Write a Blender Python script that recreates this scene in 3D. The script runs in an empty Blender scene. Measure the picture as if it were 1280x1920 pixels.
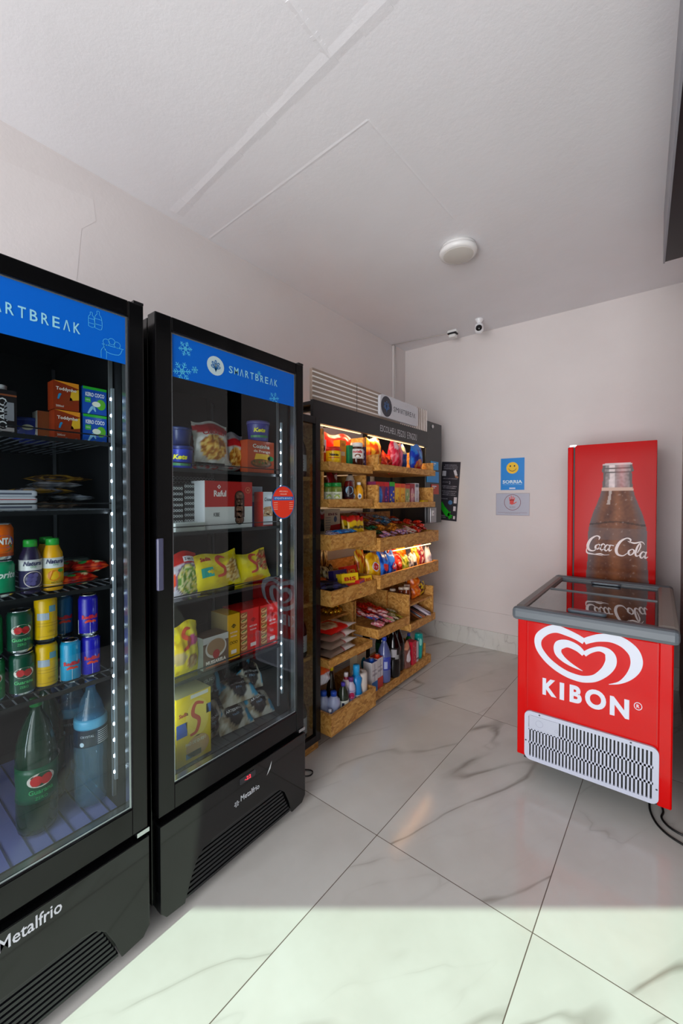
import bpy, math, random
from mathutils import Vector, Matrix
D = bpy.data
SC = bpy.context.scene
COL = SC.collection
R = math.radians
rnd = random.Random(7)

# ---------------------------------------------------------------- camera
cam_d = D.cameras.new('camera'); cam = D.objects.new('camera', cam_d); COL.objects.link(cam)
cam.location = (0, 0, 1.4); cam.rotation_euler = (R(89), 0, R(37.8))
cam_d.sensor_fit = 'VERTICAL'; cam_d.sensor_height = 36; cam_d.lens = 767 / 1920 * 36
cam_d.shift_y = -11.6 / 1920; cam_d.clip_start = 0.05
SC.camera = cam
# ---------------------------------------------------------------- view
SC.view_settings.view_transform = 'Standard'; SC.view_settings.look = 'None'
SC.view_settings.gamma = 1; SC.view_settings.use_curve_mapping = False
SC.view_settings.exposure = 0.16
# ---------------------------------------------------------------- daylight
W = D.worlds.new('world'); SC.world = W; W.use_nodes = True
bg = W.node_tree.nodes['Background']; bg.inputs[0].default_value = (0.86, 0.93, 1.0, 1); bg.inputs[1].default_value = 1.8
SC.cycles.caustics_reflective = False; SC.cycles.caustics_refractive = False
def lamp(name, kind, loc, energy, color=(1, 1, 1), direction=None, parent=None, **kw):
    l = D.lights.new(name, kind); l.energy = energy; l.color = color
    for k, v in kw.items(): setattr(l, k, v)
    o = D.objects.new(name, l); COL.objects.link(o); o.location = loc
    if direction: o.rotation_euler = Vector(direction).to_track_quat('-Z', 'Y').to_euler()
    o.parent = parent
    return o
# sun through green tinted storefront glass
EL = R(40.25)
lamp('sun', 'SUN', (0, -3, 4), 3.6, (0.76, 1.0, 0.79), (0.012, math.cos(EL), -math.sin(EL)), angle=R(0.35))
# daylight of the open shop entrance behind the camera
lamp('entrance_daylight', 'AREA', (-.2, -2.2, 1.2), 86, (1.0, 0.968, 0.985), (-.05, 1, 0.12), shape='RECTANGLE', size=2.4, size_y=2.1, spread=R(150))

# ---------------------------------------------------------------- materials
def lin(h):
    o = []
    for i in (0, 2, 4):
        c = int(h[i:i + 2], 16) / 255
        o.append(c / 12.92 if c <= .04045 else ((c + .055) / 1.055) ** 2.4)
    return tuple(o)
MATS = {}
def newmat(key):
    m = D.materials.new('material_' + key.replace(':', '_')); m.use_nodes = True; MATS[key] = m
    nt = m.node_tree; return m, nt, nt.nodes, nt.links, nt.nodes['Principled BSDF']
def mat(key):
    """'rrggbb', 'rrggbb:rough', 'rrggbb:rough:metal', 'rrggbb:emit=3' or one of the named ones"""
    if key in MATS: return MATS[key]
    m, nt, N, L, P = newmat(key)
    p = key.split(':'); c = lin(p[0]) + (1,)
    P.inputs['Base Color'].default_value = c
    P.inputs['Roughness'].default_value = .42
    if len(p) > 1:
        if p[1].startswith('emit='):
            P.inputs['Emission Color'].default_value = c; P.inputs['Emission Strength'].default_value = float(p[1][5:])
        else: P.inputs['Roughness'].default_value = float(p[1])
    if len(p) > 2: P.inputs['Metallic'].default_value = float(p[2])
    if len(p) > 3: P.inputs['Specular IOR Level'].default_value = float(p[3])
    return m
def mix_col(nt, fac, a, b):
    n = nt.nodes.new('ShaderNodeMix'); n.data_type = 'RGBA'; n.clamp_factor = True
    for i, v in ((0, fac), (6, a), (7, b)):
        if isinstance(v, (tuple, list, float, int)): n.inputs[i].default_value = v
        else: nt.links.new(v, n.inputs[i])
    return n.outputs[2]
def ramp(nt, src, stops):
    n = nt.nodes.new('ShaderNodeValToRGB'); e = n.color_ramp.elements
    while len(e) < len(stops): e.new(.5)
    for el, (p, c) in zip(e, stops): el.position = p; el.color = tuple(c) + (1,) if len(c) == 3 else c
    nt.links.new(src, n.inputs[0]); return n.outputs[0]
def math_(nt, op, a, b=None, c=None):
    n = nt.nodes.new('ShaderNodeMath'); n.operation = op
    for i, v in enumerate((a, b, c)):
        if v is None: continue
        if isinstance(v, (float, int)): n.inputs[i].default_value = v
        else: nt.links.new(v, n.inputs[i])
    return n.outputs[0]
def vec(nt, op, a, b=None, out=0):
    n = nt.nodes.new('ShaderNodeVectorMath'); n.operation = op
    for i, v in enumerate((a, b)):
        if v is None: continue
        if isinstance(v, (tuple, list)): n.inputs[i].default_value = v
        else: nt.links.new(v, n.inputs[i])
    return n.outputs[out]
def noise(nt, v, scale, detail=3, rough=.5, out=0, distort=0):
    n = nt.nodes.new('ShaderNodeTexNoise'); n.inputs['Scale'].default_value = scale
    n.inputs['Detail'].default_value = detail; n.inputs['Roughness'].default_value = rough; n.inputs['Distortion'].default_value = distort
    nt.links.new(v, n.inputs['Vector']); return n.outputs[out]
def objco(nt): return nt.nodes.new('ShaderNodeTexCoord').outputs['Object']
def bump(nt, P, h, strength, dist=.01):
    b = nt.nodes.new('ShaderNodeBump'); b.inputs['Strength'].default_value = strength; b.inputs['Distance'].default_value = dist
    nt.links.new(h, b.inputs['Height']); nt.links.new(b.outputs[0], P.inputs['Normal'])

def m_paint(key, c1, c2, rough=.75):
    m, nt, N, L, P = newmat(key); v = objco(nt)
    f = noise(nt, v, 1.3, 5, .6)
    L.new(ramp(nt, f, [(.35, c1), (.65, c2)]), P.inputs['Base Color']); P.inputs['Roughness'].default_value = rough
    bump(nt, P, noise(nt, v, 26, 5, .65), .16, .006); return m
m_paint('wall', (.665, .615, .60), (.705, .655, .64))
m_paint('ceiling', (.76, .745, .765), (.80, .785, .81))

m_paint('wall_patch', (.69, .643, .63), (.725, .675, .66))
def marble(key, tiles=True):
    m, nt, N, L, P = newmat(key); co = objco(nt)
    if tiles:
        rot = N.new('ShaderNodeVectorRotate'); rot.rotation_type = 'Z_AXIS'; rot.inputs['Angle'].default_value = R(1.4)
        L.new(co, rot.inputs[0]); v = vec(nt, 'ADD', rot.outputs[0], (.9465 + 6.05, -1.393 + 12.1, 0))
        q = vec(nt, 'DIVIDE', v, (.605, 1.21, 1))
        cell = vec(nt, 'FLOOR', q); fr = vec(nt, 'FRACTION', q)
        wn = N.new('ShaderNodeTexWhiteNoise'); wn.noise_dimensions = '3D'; L.new(cell, wn.inputs[0])
        off = vec(nt, 'SCALE', wn.outputs['Color']); off.node.inputs['Scale'].default_value = 9.0
        pv = vec(nt, 'ADD', v, off)
        sx = N.new('ShaderNodeSeparateXYZ'); L.new(fr, sx.inputs[0])
        ex = math_(nt, 'MULTIPLY', math_(nt, 'MINIMUM', sx.outputs[0], math_(nt, 'SUBTRACT', 1.0, sx.outputs[0])), .605)
        ey = math_(nt, 'MULTIPLY', math_(nt, 'MINIMUM', sx.outputs[1], math_(nt, 'SUBTRACT', 1.0, sx.outputs[1])), 1.21)
        edge = math_(nt, 'MINIMUM', ex, ey)
        grout = math_(nt, 'LESS_THAN', edge, .0016)
    else: pv = co; grout = None
    r2 = N.new('ShaderNodeVectorRotate'); r2.rotation_type = 'Z_AXIS'; r2.inputs['Angle'].default_value = R(25 if tiles else 60); L.new(pv, r2.inputs[0])
    st = vec(nt, 'MULTIPLY', r2.outputs[0], (1.0, .24, 1.0) if tiles else (1, 1, .5))
    wob = noise(nt, st, 2.6, 4, .55, out=1)
    wv = vec(nt, 'SCALE', vec(nt, 'SUBTRACT', wob, (.5, .5, .5))); wv.node.inputs['Scale'].default_value = .20
    st = vec(nt, 'ADD', st, wv)
    n1 = noise(nt, st, 2.0 if tiles else 9, 2, .4)
    a1 = math_(nt, 'ABSOLUTE', math_(nt, 'SUBTRACT', n1, .5))
    n2 = noise(nt, vec(nt, 'ADD', st, (3.3, 8.1, 1.7)), 3.4, 3, .5)
    a2 = math_(nt, 'ABSOLUTE', math_(nt, 'SUBTRACT', n2, .52))
    msk = noise(nt, pv, 2.3, 2, .5)
    v1 = ramp(nt, a1, [(0, (1, 1, 1)), (.004, (.75, .75, .75)), (.011, (.18, .18, .18)), (.05, (0, 0, 0))])
    v2 = ramp(nt, a2, [(0, (.7, .7, .7)), (.007, (.25, .25, .25)), (.03, (0, 0, 0))])
    mk = ramp(nt, msk, [(.43, (0, 0, 0)), (.60, (1, 1, 1))])
    mk2 = ramp(nt, msk, [(.36, (1, 1, 1)), (.50, (.12, .12, .12))])
    veins = math_(nt, 'MAXIMUM', math_(nt, 'MULTIPLY', v1, mk), math_(nt, 'MULTIPLY', math_(nt, 'MULTIPLY', v2, mk2), .7))
    cloud = noise(nt, pv, 1.6, 5, .6)
    base = ramp(nt, cloud, [(.35, (.585, .575, .535)), (.65, (.67, .67, .635))])
    c = mix_col(nt, math_(nt, 'MULTIPLY', veins, .7 if tiles else .8), base, (.17, .145, .11, 1) if tiles else (.22, .20, .21, 1))
    if grout is not None: c = mix_col(nt, grout, c, (.13, .10, .08, 1))
    L.new(c, P.inputs['Base Color'])
    if grout is not None:
        L.new(math_(nt, 'ADD', math_(nt, 'MULTIPLY', grout, .5), .13), P.inputs['Roughness'])
    else: P.inputs['Roughness'].default_value = .2
    return m
marble('floor_marble'); marble('base_marble', False)

def m_osb(key):
    m, nt, N, L, P = newmat(key); v = objco(nt)
    wob = vec(nt, 'SCALE', noise(nt, v, 14, 3, .5, out=1)); wob.node.inputs['Scale'].default_value = .05
    v2 = vec(nt, 'MULTIPLY', vec(nt, 'ADD', v, wob), (1, .45, 1.1))
    vo = N.new('ShaderNodeTexVoronoi'); vo.inputs['Scale'].default_value = 80; L.new(v2, vo.inputs['Vector'])
    sp = N.new('ShaderNodeSeparateColor'); L.new(vo.outputs['Color'], sp.inputs[0])
    f = math_(nt, 'ADD', math_(nt, 'MULTIPLY', sp.outputs[0], .7), math_(nt, 'MULTIPLY', noise(nt, v, 90, 3), .3))
    L.new(ramp(nt, f, [(.12, (.36, .15, .026)), (.38, (.51, .235, .045)), (.62, (.60, .30, .07)), (.9, (.70, .40, .12))]), P.inputs['Base Color'])
    P.inputs['Roughness'].default_value = .5; bump(nt, P, f, .25, .002); return m
m_osb('osb')

def m_glass(key, tint=(1, 1, 1), f0=.075, rough=.0):
    """clear pane: see through, with a mirror sheen that grows at grazing angles"""
    m, nt, N, L, P = newmat(key); N.remove(P)
    t = N.new('ShaderNodeBsdfTransparent'); t.inputs[0].default_value = tint + (1,)
    g = N.new('ShaderNodeBsdfGlossy'); g.inputs['Roughness'].default_value = rough
    lw = N.new('ShaderNodeLayerWeight'); lw.inputs[0].default_value = .5
    f = math_(nt, 'ADD', math_(nt, 'MULTIPLY', math_(nt, 'POWER', lw.outputs['Facing'], 4.0), 1 - f0), f0)
    mx = N.new('ShaderNodeMixShader'); L.new(f, mx.inputs[0]); L.new(t.outputs[0], mx.inputs[1]); L.new(g.outputs[0], mx.inputs[2])
    L.new(mx.outputs[0], N['Material Output'].inputs[0]); return m
m_glass('glass', (.74, .80, .80), .07); m_glass('lid_glass', (.55, .57, .57), .16)
m_glass('clear_plastic', (.86, .90, .92), .05, .05); m_glass('blue_water', (.50, .78, .92), .06, .03)
m_ = MATS['blue_water']; nt_ = m_.node_tree; mo_ = nt_.nodes['Material Output']; src_ = mo_.inputs[0].links[0].from_socket
df_ = nt_.nodes.new('ShaderNodeBsdfDiffuse'); df_.inputs[0].default_value = (.16, .42, .62, 1); mx_ = nt_.nodes.new('ShaderNodeMixShader'); mx_.inputs[0].default_value = .2
nt_.links.new(src_, mx_.inputs[1]); nt_.links.new(df_.outputs[0], mx_.inputs[2]); nt_.links.new(mx_.outputs[0], mo_.inputs[0])
m_glass('smoke_glass', (.75, .78, .78), .05)

def m_vcol(key, rough=.35):
    m, nt, N, L, P = newmat(key); a = N.new('ShaderNodeAttribute'); a.attribute_name = 'Col'
    L.new(a.outputs['Color'], P.inputs['Base Color']); P.inputs['Roughness'].default_value = rough; P.inputs['Specular IOR Level'].default_value = .05 if key == 'print' else .4; return m
m_vcol('print', .14); m_vcol('film', .26)

# ---------------------------------------------------------------- mesh building
BLK = '0c0c0e:.3'; GLB = '09090b:.12'; STEEL = 'c4c8cc:.25:1'; WHT = 'e8e8ea:.4'
TXT = {}
def text_geo(s, bold=0.0, res=2):
    k = (s, bold, res)
    if k in TXT: return TXT[k]
    cu = D.curves.new('lettering', 'FONT'); cu.body = s; cu.align_x = 'CENTER'; cu.align_y = 'CENTER'; cu.offset = bold; cu.resolution_u = res
    o = D.objects.new('lettering', cu); COL.objects.link(o)
    dg = bpy.context.evaluated_depsgraph_get(); ev = o.evaluated_get(dg); me = ev.to_mesh()
    vs = [(v.co.x, v.co.y) for v in me.vertices]; fs = [tuple(p.vertices) for p in me.polygons]
    ev.to_mesh_clear(); D.objects.remove(o); D.curves.remove(cu)
    if vs:
        x0 = min(v[0] for v in vs); x1 = max(v[0] for v in vs); y0 = min(v[1] for v in vs); y1 = max(v[1] for v in vs)
        cx, cy = (x0 + x1) / 2, (y0 + y1) / 2; w, h = max(x1 - x0, 1e-4), max(y1 - y0, 1e-4)
        vs = [((x - cx) / w, (y - cy) / h) for x, y in vs]     # unit box, centred
    else: w = h = 1
    TXT[k] = (vs, fs, w / h); return TXT[k]
def flat(y=0.0, ox=0.0, oz=0.0):            # drawing plane on a front (-y) face
    return lambda u, v: Vector((u + ox, y, v + oz))
def face_x(x, oy=0.0, oz=0.0, s=1):         # drawing plane on a +x face; u runs along +y
    return lambda u, v: Vector((x, oy + u * s, v + oz))
def face_z(z, ox=0.0, oy=0.0): return lambda u, v: Vector((u + ox, v + oy, z))
def cyl(r, off=.0006):                       # wraps round an upright cylinder, u = arc length, 0 facing -y
    return lambda u, v: Vector(((r + off) * math.sin(u / r), -(r + off) * math.cos(u / r), v))
class MB:
    def __init__(s): s.v = []; s.f = []; s.m = []; s.c = {}; s.M = None; s.smooth = set()
    def add(s, vs, fs, m, cols=None, smooth=False):
        b = len(s.v)
        for i, p in enumerate(vs):
            p = Vector(p)
            if s.M is not None: p = s.M @ p
            s.v.append(p)
            if cols: s.c[b + i] = cols[i]
        for k, f in enumerate(fs):
            if smooth: s.smooth.add(len(s.f))
            s.f.append(tuple(b + i for i in f)); s.m.append(m if isinstance(m, str) else m[k])
        return s
    def box(s, x0, x1, y0, y1, z0, z1, m):
        v = [(x, y, z) for x in (x0, x1) for y in (y0, y1) for z in (z0, z1)]
        return s.add(v, [(0, 1, 3, 2), (4, 6, 7, 5), (0, 4, 5, 1), (2, 3, 7, 6), (0, 2, 6, 4), (1, 5, 7, 3)], m)
    def rbox(s, x0, x1, y0, y1, z0, z1, m, r=.005, n=3):   # box with rounded upright edges and softened rims
        pts = rrect(x0, x1, y0, y1, r, n); k = len(pts); cx, cy = (x0 + x1) / 2, (y0 + y1) / 2; e = min(r * .5, (z1 - z0) * .3)
        sx = 1 - e / max(x1 - x0, 1e-6) * 2; sy = 1 - e / max(y1 - y0, 1e-6) * 2
        inn = [(cx + (x - cx) * sx, cy + (y - cy) * sy) for x, y in pts]
        vs = [(x, y, z0) for x, y in inn] + [(x, y, z0 + e) for x, y in pts] + [(x, y, z1 - e) for x, y in pts] + [(x, y, z1) for x, y in inn]
        fs = [tuple(range(k))[::-1], tuple(range(3 * k, 4 * k))]
        for t in range(3):
            for i in range(k): j = (i + 1) % k; fs.append((t * k + i, t * k + j, (t + 1) * k + j, (t + 1) * k + i))
        return s.add(vs, fs, m)
    def prism(s, pts, pl, depth, m):          # outline on plane pl, pushed by vector depth
        n = len(pts); d = Vector(depth); a = [pl(u, v) for u, v in pts]
        fs = [tuple(range(n)), tuple(range(n, 2 * n))[::-1]] + [(i, i + n, (i + 1) % n + n, (i + 1) % n) for i in range(n)]
        return s.add(a + [p + d for p in a], fs, m)
    def poly(s, pts, pl, m): return s.add([pl(u, v) for u, v in pts], [tuple(range(len(pts)))], m)
    def rect(s, u0, u1, v0, v1, pl, m, n=1):
        vs = []; fs = []
        for i in range(n + 1):
            u = u0 + (u1 - u0) * i / n; vs += [pl(u, v0), pl(u, v1)]
        for i in range(n): fs.append((2 * i, 2 * i + 2, 2 * i + 3, 2 * i + 1))
        return s.add(vs, fs, m)
    def disc(s, cu, cv, ru, rv, pl, m, n=24, a0=0):
        return s.poly([(cu + ru * math.cos(a0 + 2 * math.pi * i / n), cv + rv * math.sin(a0 + 2 * math.pi * i / n)) for i in range(n)], pl, m)
    def ring(s, cu, cv, r, w, pl, m, n=28, k=1.0):
        vs = []
        for i in range(n):
            a = 2 * math.pi * i / n
            vs += [pl(cu + (r - w / 2) * math.cos(a), cv + (r - w / 2) * k * math.sin(a)), pl(cu + (r + w / 2) * math.cos(a), cv + (r + w / 2) * k * math.sin(a))]
        return s.add(vs, [(2 * i, 2 * i + 1, (2 * i + 3) % (2 * n), (2 * i + 2) % (2 * n)) for i in range(n)], m)
    def text(s, t, cu, cv, w, h, pl, m, bold=0.0, shear=0.0, rot=0.0, res=2):
        vs, fs, asp = text_geo(t, bold, res)
        if h is None: h = w / asp
        if w is None: w = h * asp
        c_, s_ = math.cos(rot), math.sin(rot); out = []
        for x, y in vs:
            a, b = x * w + y * h * shear, y * h; out.append(pl(cu + a * c_ - b * s_, cv + a * s_ + b * c_))
        return s.add(out, fs, m)
    def ribbon(s, pts, pl, m, sub=6, aniso=0.0):
        P = []
        n = len(pts)
        for i in range(n - 1):
            p0, p1, p2, p3 = pts[max(i - 1, 0)], pts[i], pts[i + 1], pts[min(i + 2, n - 1)]
            for k in range(sub):
                t = k / sub
                P.append(tuple(.5 * (2 * b + (c - a) * t + (2 * a - 5 * b + 4 * c - d) * t * t + (3 * b - a - 3 * c + d) * t ** 3) for a, b, c, d in zip(p0, p1, p2, p3)))
        P.append(tuple(pts[-1])); vs = []
        for i, p in enumerate(P):
            a, b = P[max(i - 1, 0)], P[min(i + 1, len(P) - 1)]
            tx, ty = b[0] - a[0], b[1] - a[1]; l = math.hypot(tx, ty) or 1; tx /= l; ty /= l
            w = max(p[2], 0) * (1 - aniso * ty * ty) / 2
            vs += [pl(p[0] - ty * w, p[1] + tx * w), pl(p[0] + ty * w, p[1] - tx * w)]
        return s.add(vs, [(2 * i, 2 * i + 1, 2 * i + 3, 2 * i + 2) for i in range(len(P) - 1)], m)
    def line(s, a, b, w, pl, m): return s.ribbon([(a[0], a[1], w), (b[0], b[1], w)], pl, m, 1)
    def lathe(s, prof, m, n=24, sx=1.0, sy=1.0, smooth=True):   # prof: (r, z) or (r, z, material of the band above)
        vs = []; fs = []; ms = []; k = len(prof)
        for p in prof:
            for i in range(n):
                a = 2 * math.pi * i / n; vs.append((p[0] * math.cos(a) * sx, p[0] * math.sin(a) * sy, p[1]))
        for j in range(k - 1):
            mm = prof[j][2] if len(prof[j]) > 2 else m
            for i in range(n): i2 = (i + 1) % n; fs.append((j * n + i, j * n + i2, (j + 1) * n + i2, (j + 1) * n + i)); ms.append(mm)
        fs.append(tuple(range(n))[::-1]); ms.append(prof[0][2] if len(prof[0]) > 2 else m)
        fs.append(tuple(range((k - 1) * n, k * n))); ms.append(prof[-1][2] if len(prof[-1]) > 2 else m)
        return s.add(vs, fs, ms, smooth=smooth)
    def tube(s, pts, r, m, n=8, sub=1):
        pts = [Vector(p) for p in pts]
        if sub > 1:
            q = []
            for i in range(len(pts) - 1):
                p0, p1, p2, p3 = pts[max(i - 1, 0)], pts[i], pts[i + 1], pts[min(i + 2, len(pts) - 1)]
                for k in range(sub):
                    t = k / sub; q.append(.5 * (2 * p1 + (p2 - p0) * t + (2 * p0 - 5 * p1 + 4 * p2 - p3) * t * t + (3 * p1 - p0 - 3 * p2 + p3) * t ** 3))
            pts = q + [pts[-1]]
        vs = []; fs = []; up = Vector((0, 0, 1))
        for i, p in enumerate(pts):
            d = (pts[min(i + 1, len(pts) - 1)] - pts[max(i - 1, 0)]).normalized()
            a = d.cross(up) if abs(d.z) < .95 else d.cross(Vector((1, 0, 0)))
            a.normalize(); b = d.cross(a)
            for k in range(n): t = 2 * math.pi * k / n; vs.append(p + (a * math.cos(t) + b * math.sin(t)) * r)
        for i in range(len(pts) - 1):
            for k in range(n): k2 = (k + 1) % n; fs.append((i * n + k, i * n + k2, (i + 1) * n + k2, (i + 1) * n + k))
        fs.append(tuple(range(n))[::-1]); fs.append(tuple(range((len(pts) - 1) * n, len(pts) * n)))
        return s.add(vs, fs, m, smooth=True)
    def grid(s, nu, nv, fn, paint, m='print', smooth=True):     # fn(s,t)->point, paint(s,t)->hex
        vs = []; cs = []; fs = []
        for j in range(nv + 1):
            for i in range(nu + 1):
                a, b = i / nu, j / nv; vs.append(fn(a, b)); cs.append(paint(a, b))
        for j in range(nv):
            for i in range(nu): k = j * (nu + 1) + i; fs.append((k, k + 1, k + nu + 2, k + nu + 1))
        return s.add(vs, fs, m, cs, smooth)
def rrect(x0, x1, y0, y1, r, n=4):
    out = []
    for cx, cy, a in ((x1 - r, y1 - r, 0), (x0 + r, y1 - r, 90), (x0 + r, y0 + r, 180), (x1 - r, y0 + r, 270)):
        for i in range(n + 1): t = R(a + 90 * i / n); out.append((cx + r * math.cos(t), cy + r * math.sin(t)))
    return out
LIN = {}
def colour(c):
    if not isinstance(c, str): return tuple(c) + (1,)
    if c not in LIN: LIN[c] = lin(c) + (1,)
    return LIN[c]
def link(name, mb, parent=None, bevel=0, loc=None, rz=0, kind=None, label=None):
    me = D.meshes.new(name); me.from_pydata([tuple(p) for p in mb.v], [], mb.f)
    keys = list(dict.fromkeys(mb.m)); idx = {k: i for i, k in enumerate(keys)}
    for k in keys: me.materials.append(mat(k))
    me.polygons.foreach_set('material_index', [idx[k] for k in mb.m])
    sm = [i in mb.smooth for i in range(len(mb.f))]; me.polygons.foreach_set('use_smooth', sm)
    if mb.c:
        at = me.color_attributes.new('Col', 'FLOAT_COLOR', 'POINT'); buf = []
        for i in range(len(mb.v)): buf += colour(mb.c.get(i, 'ffffff'))
        at.data.foreach_set('color', buf)
    me.update()
    o = D.objects.new(name, me); COL.objects.link(o); o.parent = parent
    if loc is not None: o.location = loc
    if rz: o.rotation_euler.z = R(rz)
    if bevel:
        b = o.modifiers.new('soft_edges', 'BEVEL'); b.width = bevel; b.segments = 2; b.limit_method = 'ANGLE'; b.angle_limit = R(40)
    if kind: o['kind'] = kind
    if label: o['label'] = label
    return o
def tag(o, label, cat, group=None):
    o['label'] = label; o['category'] = cat
    if group: o['group'] = group
    return o
def empty(name, label, cat, loc=(0, 0, 0), rz=0, group=None):
    o = D.objects.new(name, None); o.empty_display_size = .05; COL.objects.link(o); o.location = loc; o.rotation_euler.z = R(rz)
    return tag(o, label, cat, group)
def place(name, cat, label, parts, loc, rz=90, group=None, rx=0, ry=0):
    """one product: parts = [(part name, MB), ...]; a single part is the thing itself. Fronts look along local -y (rz=90: towards the room)"""
    if len(parts) == 1: o = tag(link(name, parts[0][1]), label, cat, group)
    else:
        o = empty(name, label, cat, group=group)
        for n, b in parts: link(n, b, o)
    o.rotation_mode = 'XYZ'; o.rotation_euler = (R(rx), R(ry), R(rz)); o.location = loc
    return o
def copy_of(o, loc, rot, label=None, group=None):
    c = o.copy(); COL.objects.link(c); c.location = loc; c.rotation_euler = rot
    if label: c['label'] = label
    if group: c['group'] = group
    for ch in list(o.children):
        d = ch.copy(); COL.objects.link(d); d.parent = c
    return c

# ================================================================= THE ROOM
ZC = 2.96
def wallbox(name, *b, m='wall'): return link(name, MB().box(*b, m), kind='structure')
link('floor', MB().box(-2.26, 3.2, -3.0, 3.96, -.08, 0, 'floor_marble'), kind='structure')
ce = MB().prism([(-2.26, -2.96), (1.7, .10), (1.7, 3.96), (-2.26, 3.96)], face_z(ZC), (0, 0, .1), 'ceiling')
ceiling = link('ceiling', ce, kind='structure')
# plaster repair ridges on the ceiling
rg = MB()
def ridge(a, b, w, h):
    a = Vector(a); b = Vector(b); d = (b - a).normalized(); n = Vector((-d.y, d.x)) * w / 2
    for k in range(14):
        p, q = a + (b - a) * k / 14, a + (b - a) * (k + 1) / 14
        j = rnd.uniform(.75, 1.2)
        rg.add([(*(p - n * j), ZC), (*(p + n * j), ZC), (*(q + n * j), ZC), (*(q - n * j), ZC), (*p, ZC - h), (*q, ZC - h)],
               [(0, 4, 5, 3), (4, 1, 2, 5), (0, 1, 4), (3, 5, 2)], 'ceiling')
ridge((-.45, 1.10), (-2.10, 1.235), .07, .0022)
ridge((-.963, 1.421), (-2.14, 1.475), .02, .0011)
ridge((-.963, 1.421), (-.92, 2.2), .02, .0012)
ridge((-.93, .93), (-.936, 1.14), .03, .003)
link('plaster_ridge', rg, kind='structure', parent=ceiling)
wl = MB().box(-2.26, -2.16, -2.9, 3.96, 0, ZC, 'wall')
wl.box(-2.165, -2.14, 3.63, 3.86, 0, ZC, 'wall')
wl.poly([(-.6, 2.35), (.76, 2.35), (.79, 2.67), (.853, 2.738), (.842, 2.834), (.489, 2.80), (-.6, 2.82)], face_x(-2.1592), 'wall_patch')
wall_left = link('wall_left', wl, kind='structure')
wb = MB().box(-2.26, .33, 3.86, 3.96, 0, ZC, 'wall').box(-2.14, .13, 3.851, 3.87, 0, .342, 'wall')
link('wall_back', wb, kind='structure')
link('baseboard_back', MB().box(-2.14, .13, 3.84, 3.86, 0, .165, 'base_marble'), kind='structure')
link('baseboard_left', MB().box(-2.16, -2.145, 3.2, 3.84, 0, .165, 'base_marble'), kind='structure')
wallbox('wall_right', .13, .23, 2.06, 3.86, 0, ZC)
# unseen walls right of the camera, the east one added to darken reflections
wallbox('wall_passage', .13, 1.7, 2.06, 2.12, 0, ZC, m='8b8583:.7')
wallbox('added_wall_east', 1.6, 1.7, -1.2, 2.06, 0, ZC, m='0d1719:.5')
# unseen storefront header, placed across the corner to cast the straight sun edge
fw = Vector((-math.sin(R(37.8)), math.cos(R(37.8)), 0)); rt = Vector((fw.y, -fw.x, 0))
hb = MB(); c0 = fw * -.9
hb.M = Matrix.Translation(c0) @ Matrix.Rotation(R(37.8), 4, 'Z')
hb.box(-3.75, 1.6, -.16, 0, 2.638, ZC + .1, 'wall'); link('wall_front', hb, kind='structure')
# unseen slab added outside to block sun, which slips in only beside the header
cb_ = MB(); cb_.M = hb.M; cb_.box(-4.6, 3.4, -3.0, -1.45, 3.2, 3.3, '8a8a88:.7'); link('added_sun_blocker', cb_, kind='structure')
# black bulkhead hanging at the right edge of the ceiling
bk = MB().prism([(.012, 2.86), (.62, 2.86), (.62, .35), (.079, .35)], face_z(2.69), (0, 0, .27), '15151a:.35'); bk.prism([(.004, 2.865), (.012, 2.865), (.079, .35), (.071, .35)], face_z(2.685), (0, 0, .275), '8f8f96:.4')
bulk = link('trim_1', bk, kind='structure')

# ---------------------------------------------------------------- ceiling lamp, cameras, conduit
L_ = empty('ceiling_lamp', 'round white surface lamp on the ceiling, switched off', 'lamp', (-1.0, 2.47, ZC))
link('lamp_base', MB().lathe([(.102, -.022), (.105, -.012), (.105, 0)], 'd8d6d4:.4', 40), L_)
link('lamp_ring', MB().lathe([(.094, -.052), (.108, -.048), (.114, -.036), (.114, -.022)], 'e6e4e2:.35', 40), L_)
link('diffuser', MB().lathe([(.086, -.0545), (.09, -.053), (.092, -.051)], 'cfcbc4:.35', 40), L_)
cm = empty('security_camera', 'white dome-headed security camera with black lens on the ceiling by the back wall', 'camera', (-1.25, 3.56, ZC), 8)
link('mount', MB().lathe([(.018, -.05), (.022, -.03), (.036, -.012), (.036, 0)], 'e4e4e6:.35', 24), cm)
hd = MB().lathe([(.006, -.128), (.026, -.122), (.036, -.104), (.036, -.06), (.03, -.045), (.012, -.04)], 'e4e4e6:.3', 24); link('camera_head', hd, cm)
ln = MB(); ln.M = Matrix.Translation((0.004, -.022, -.088)) @ Matrix.Rotation(R(90), 4, 'X')
ln.lathe([(.025, -.004), (.027, .006), (.024, .017)], '08080a:.15', 20); link('lens', ln, cm)
cm = empty('alarm_sensor', 'small white ceiling sensor with a black band, left of the security camera', 'sensor', (-1.53, 3.66, ZC))
link('sensor_base', MB().rbox(-.045, .045, -.03, .03, -.022, 0, 'e2e0de:.4', .008), cm)
link('black_band', MB().rbox(-.042, .042, -.034, .03, -.036, -.022, '15151a:.3', .008), cm)
link('sensor_head', MB().rbox(-.034, .034, -.03, .03, -.066, -.036, 'e2e0de:.4', .012), cm)
tag(link('cable_conduit', MB().tube([(-2.15, 3.6, ZC - .008), (-1.6, 3.67, ZC - .008), (-1.57, 3.67, ZC - .01)], .005, 'b9b2ae:.5')), 'thin pale cable conduit along the ceiling from corner to sensor', 'conduit')
tag(link('cable_conduit', MB().tube([(-2.134, 3.64, ZC - .012), (-2.134, 3.64, 1.9)], .006, 'c9c2be:.5')), 'thin white conduit running down the back left corner', 'conduit')
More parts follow.
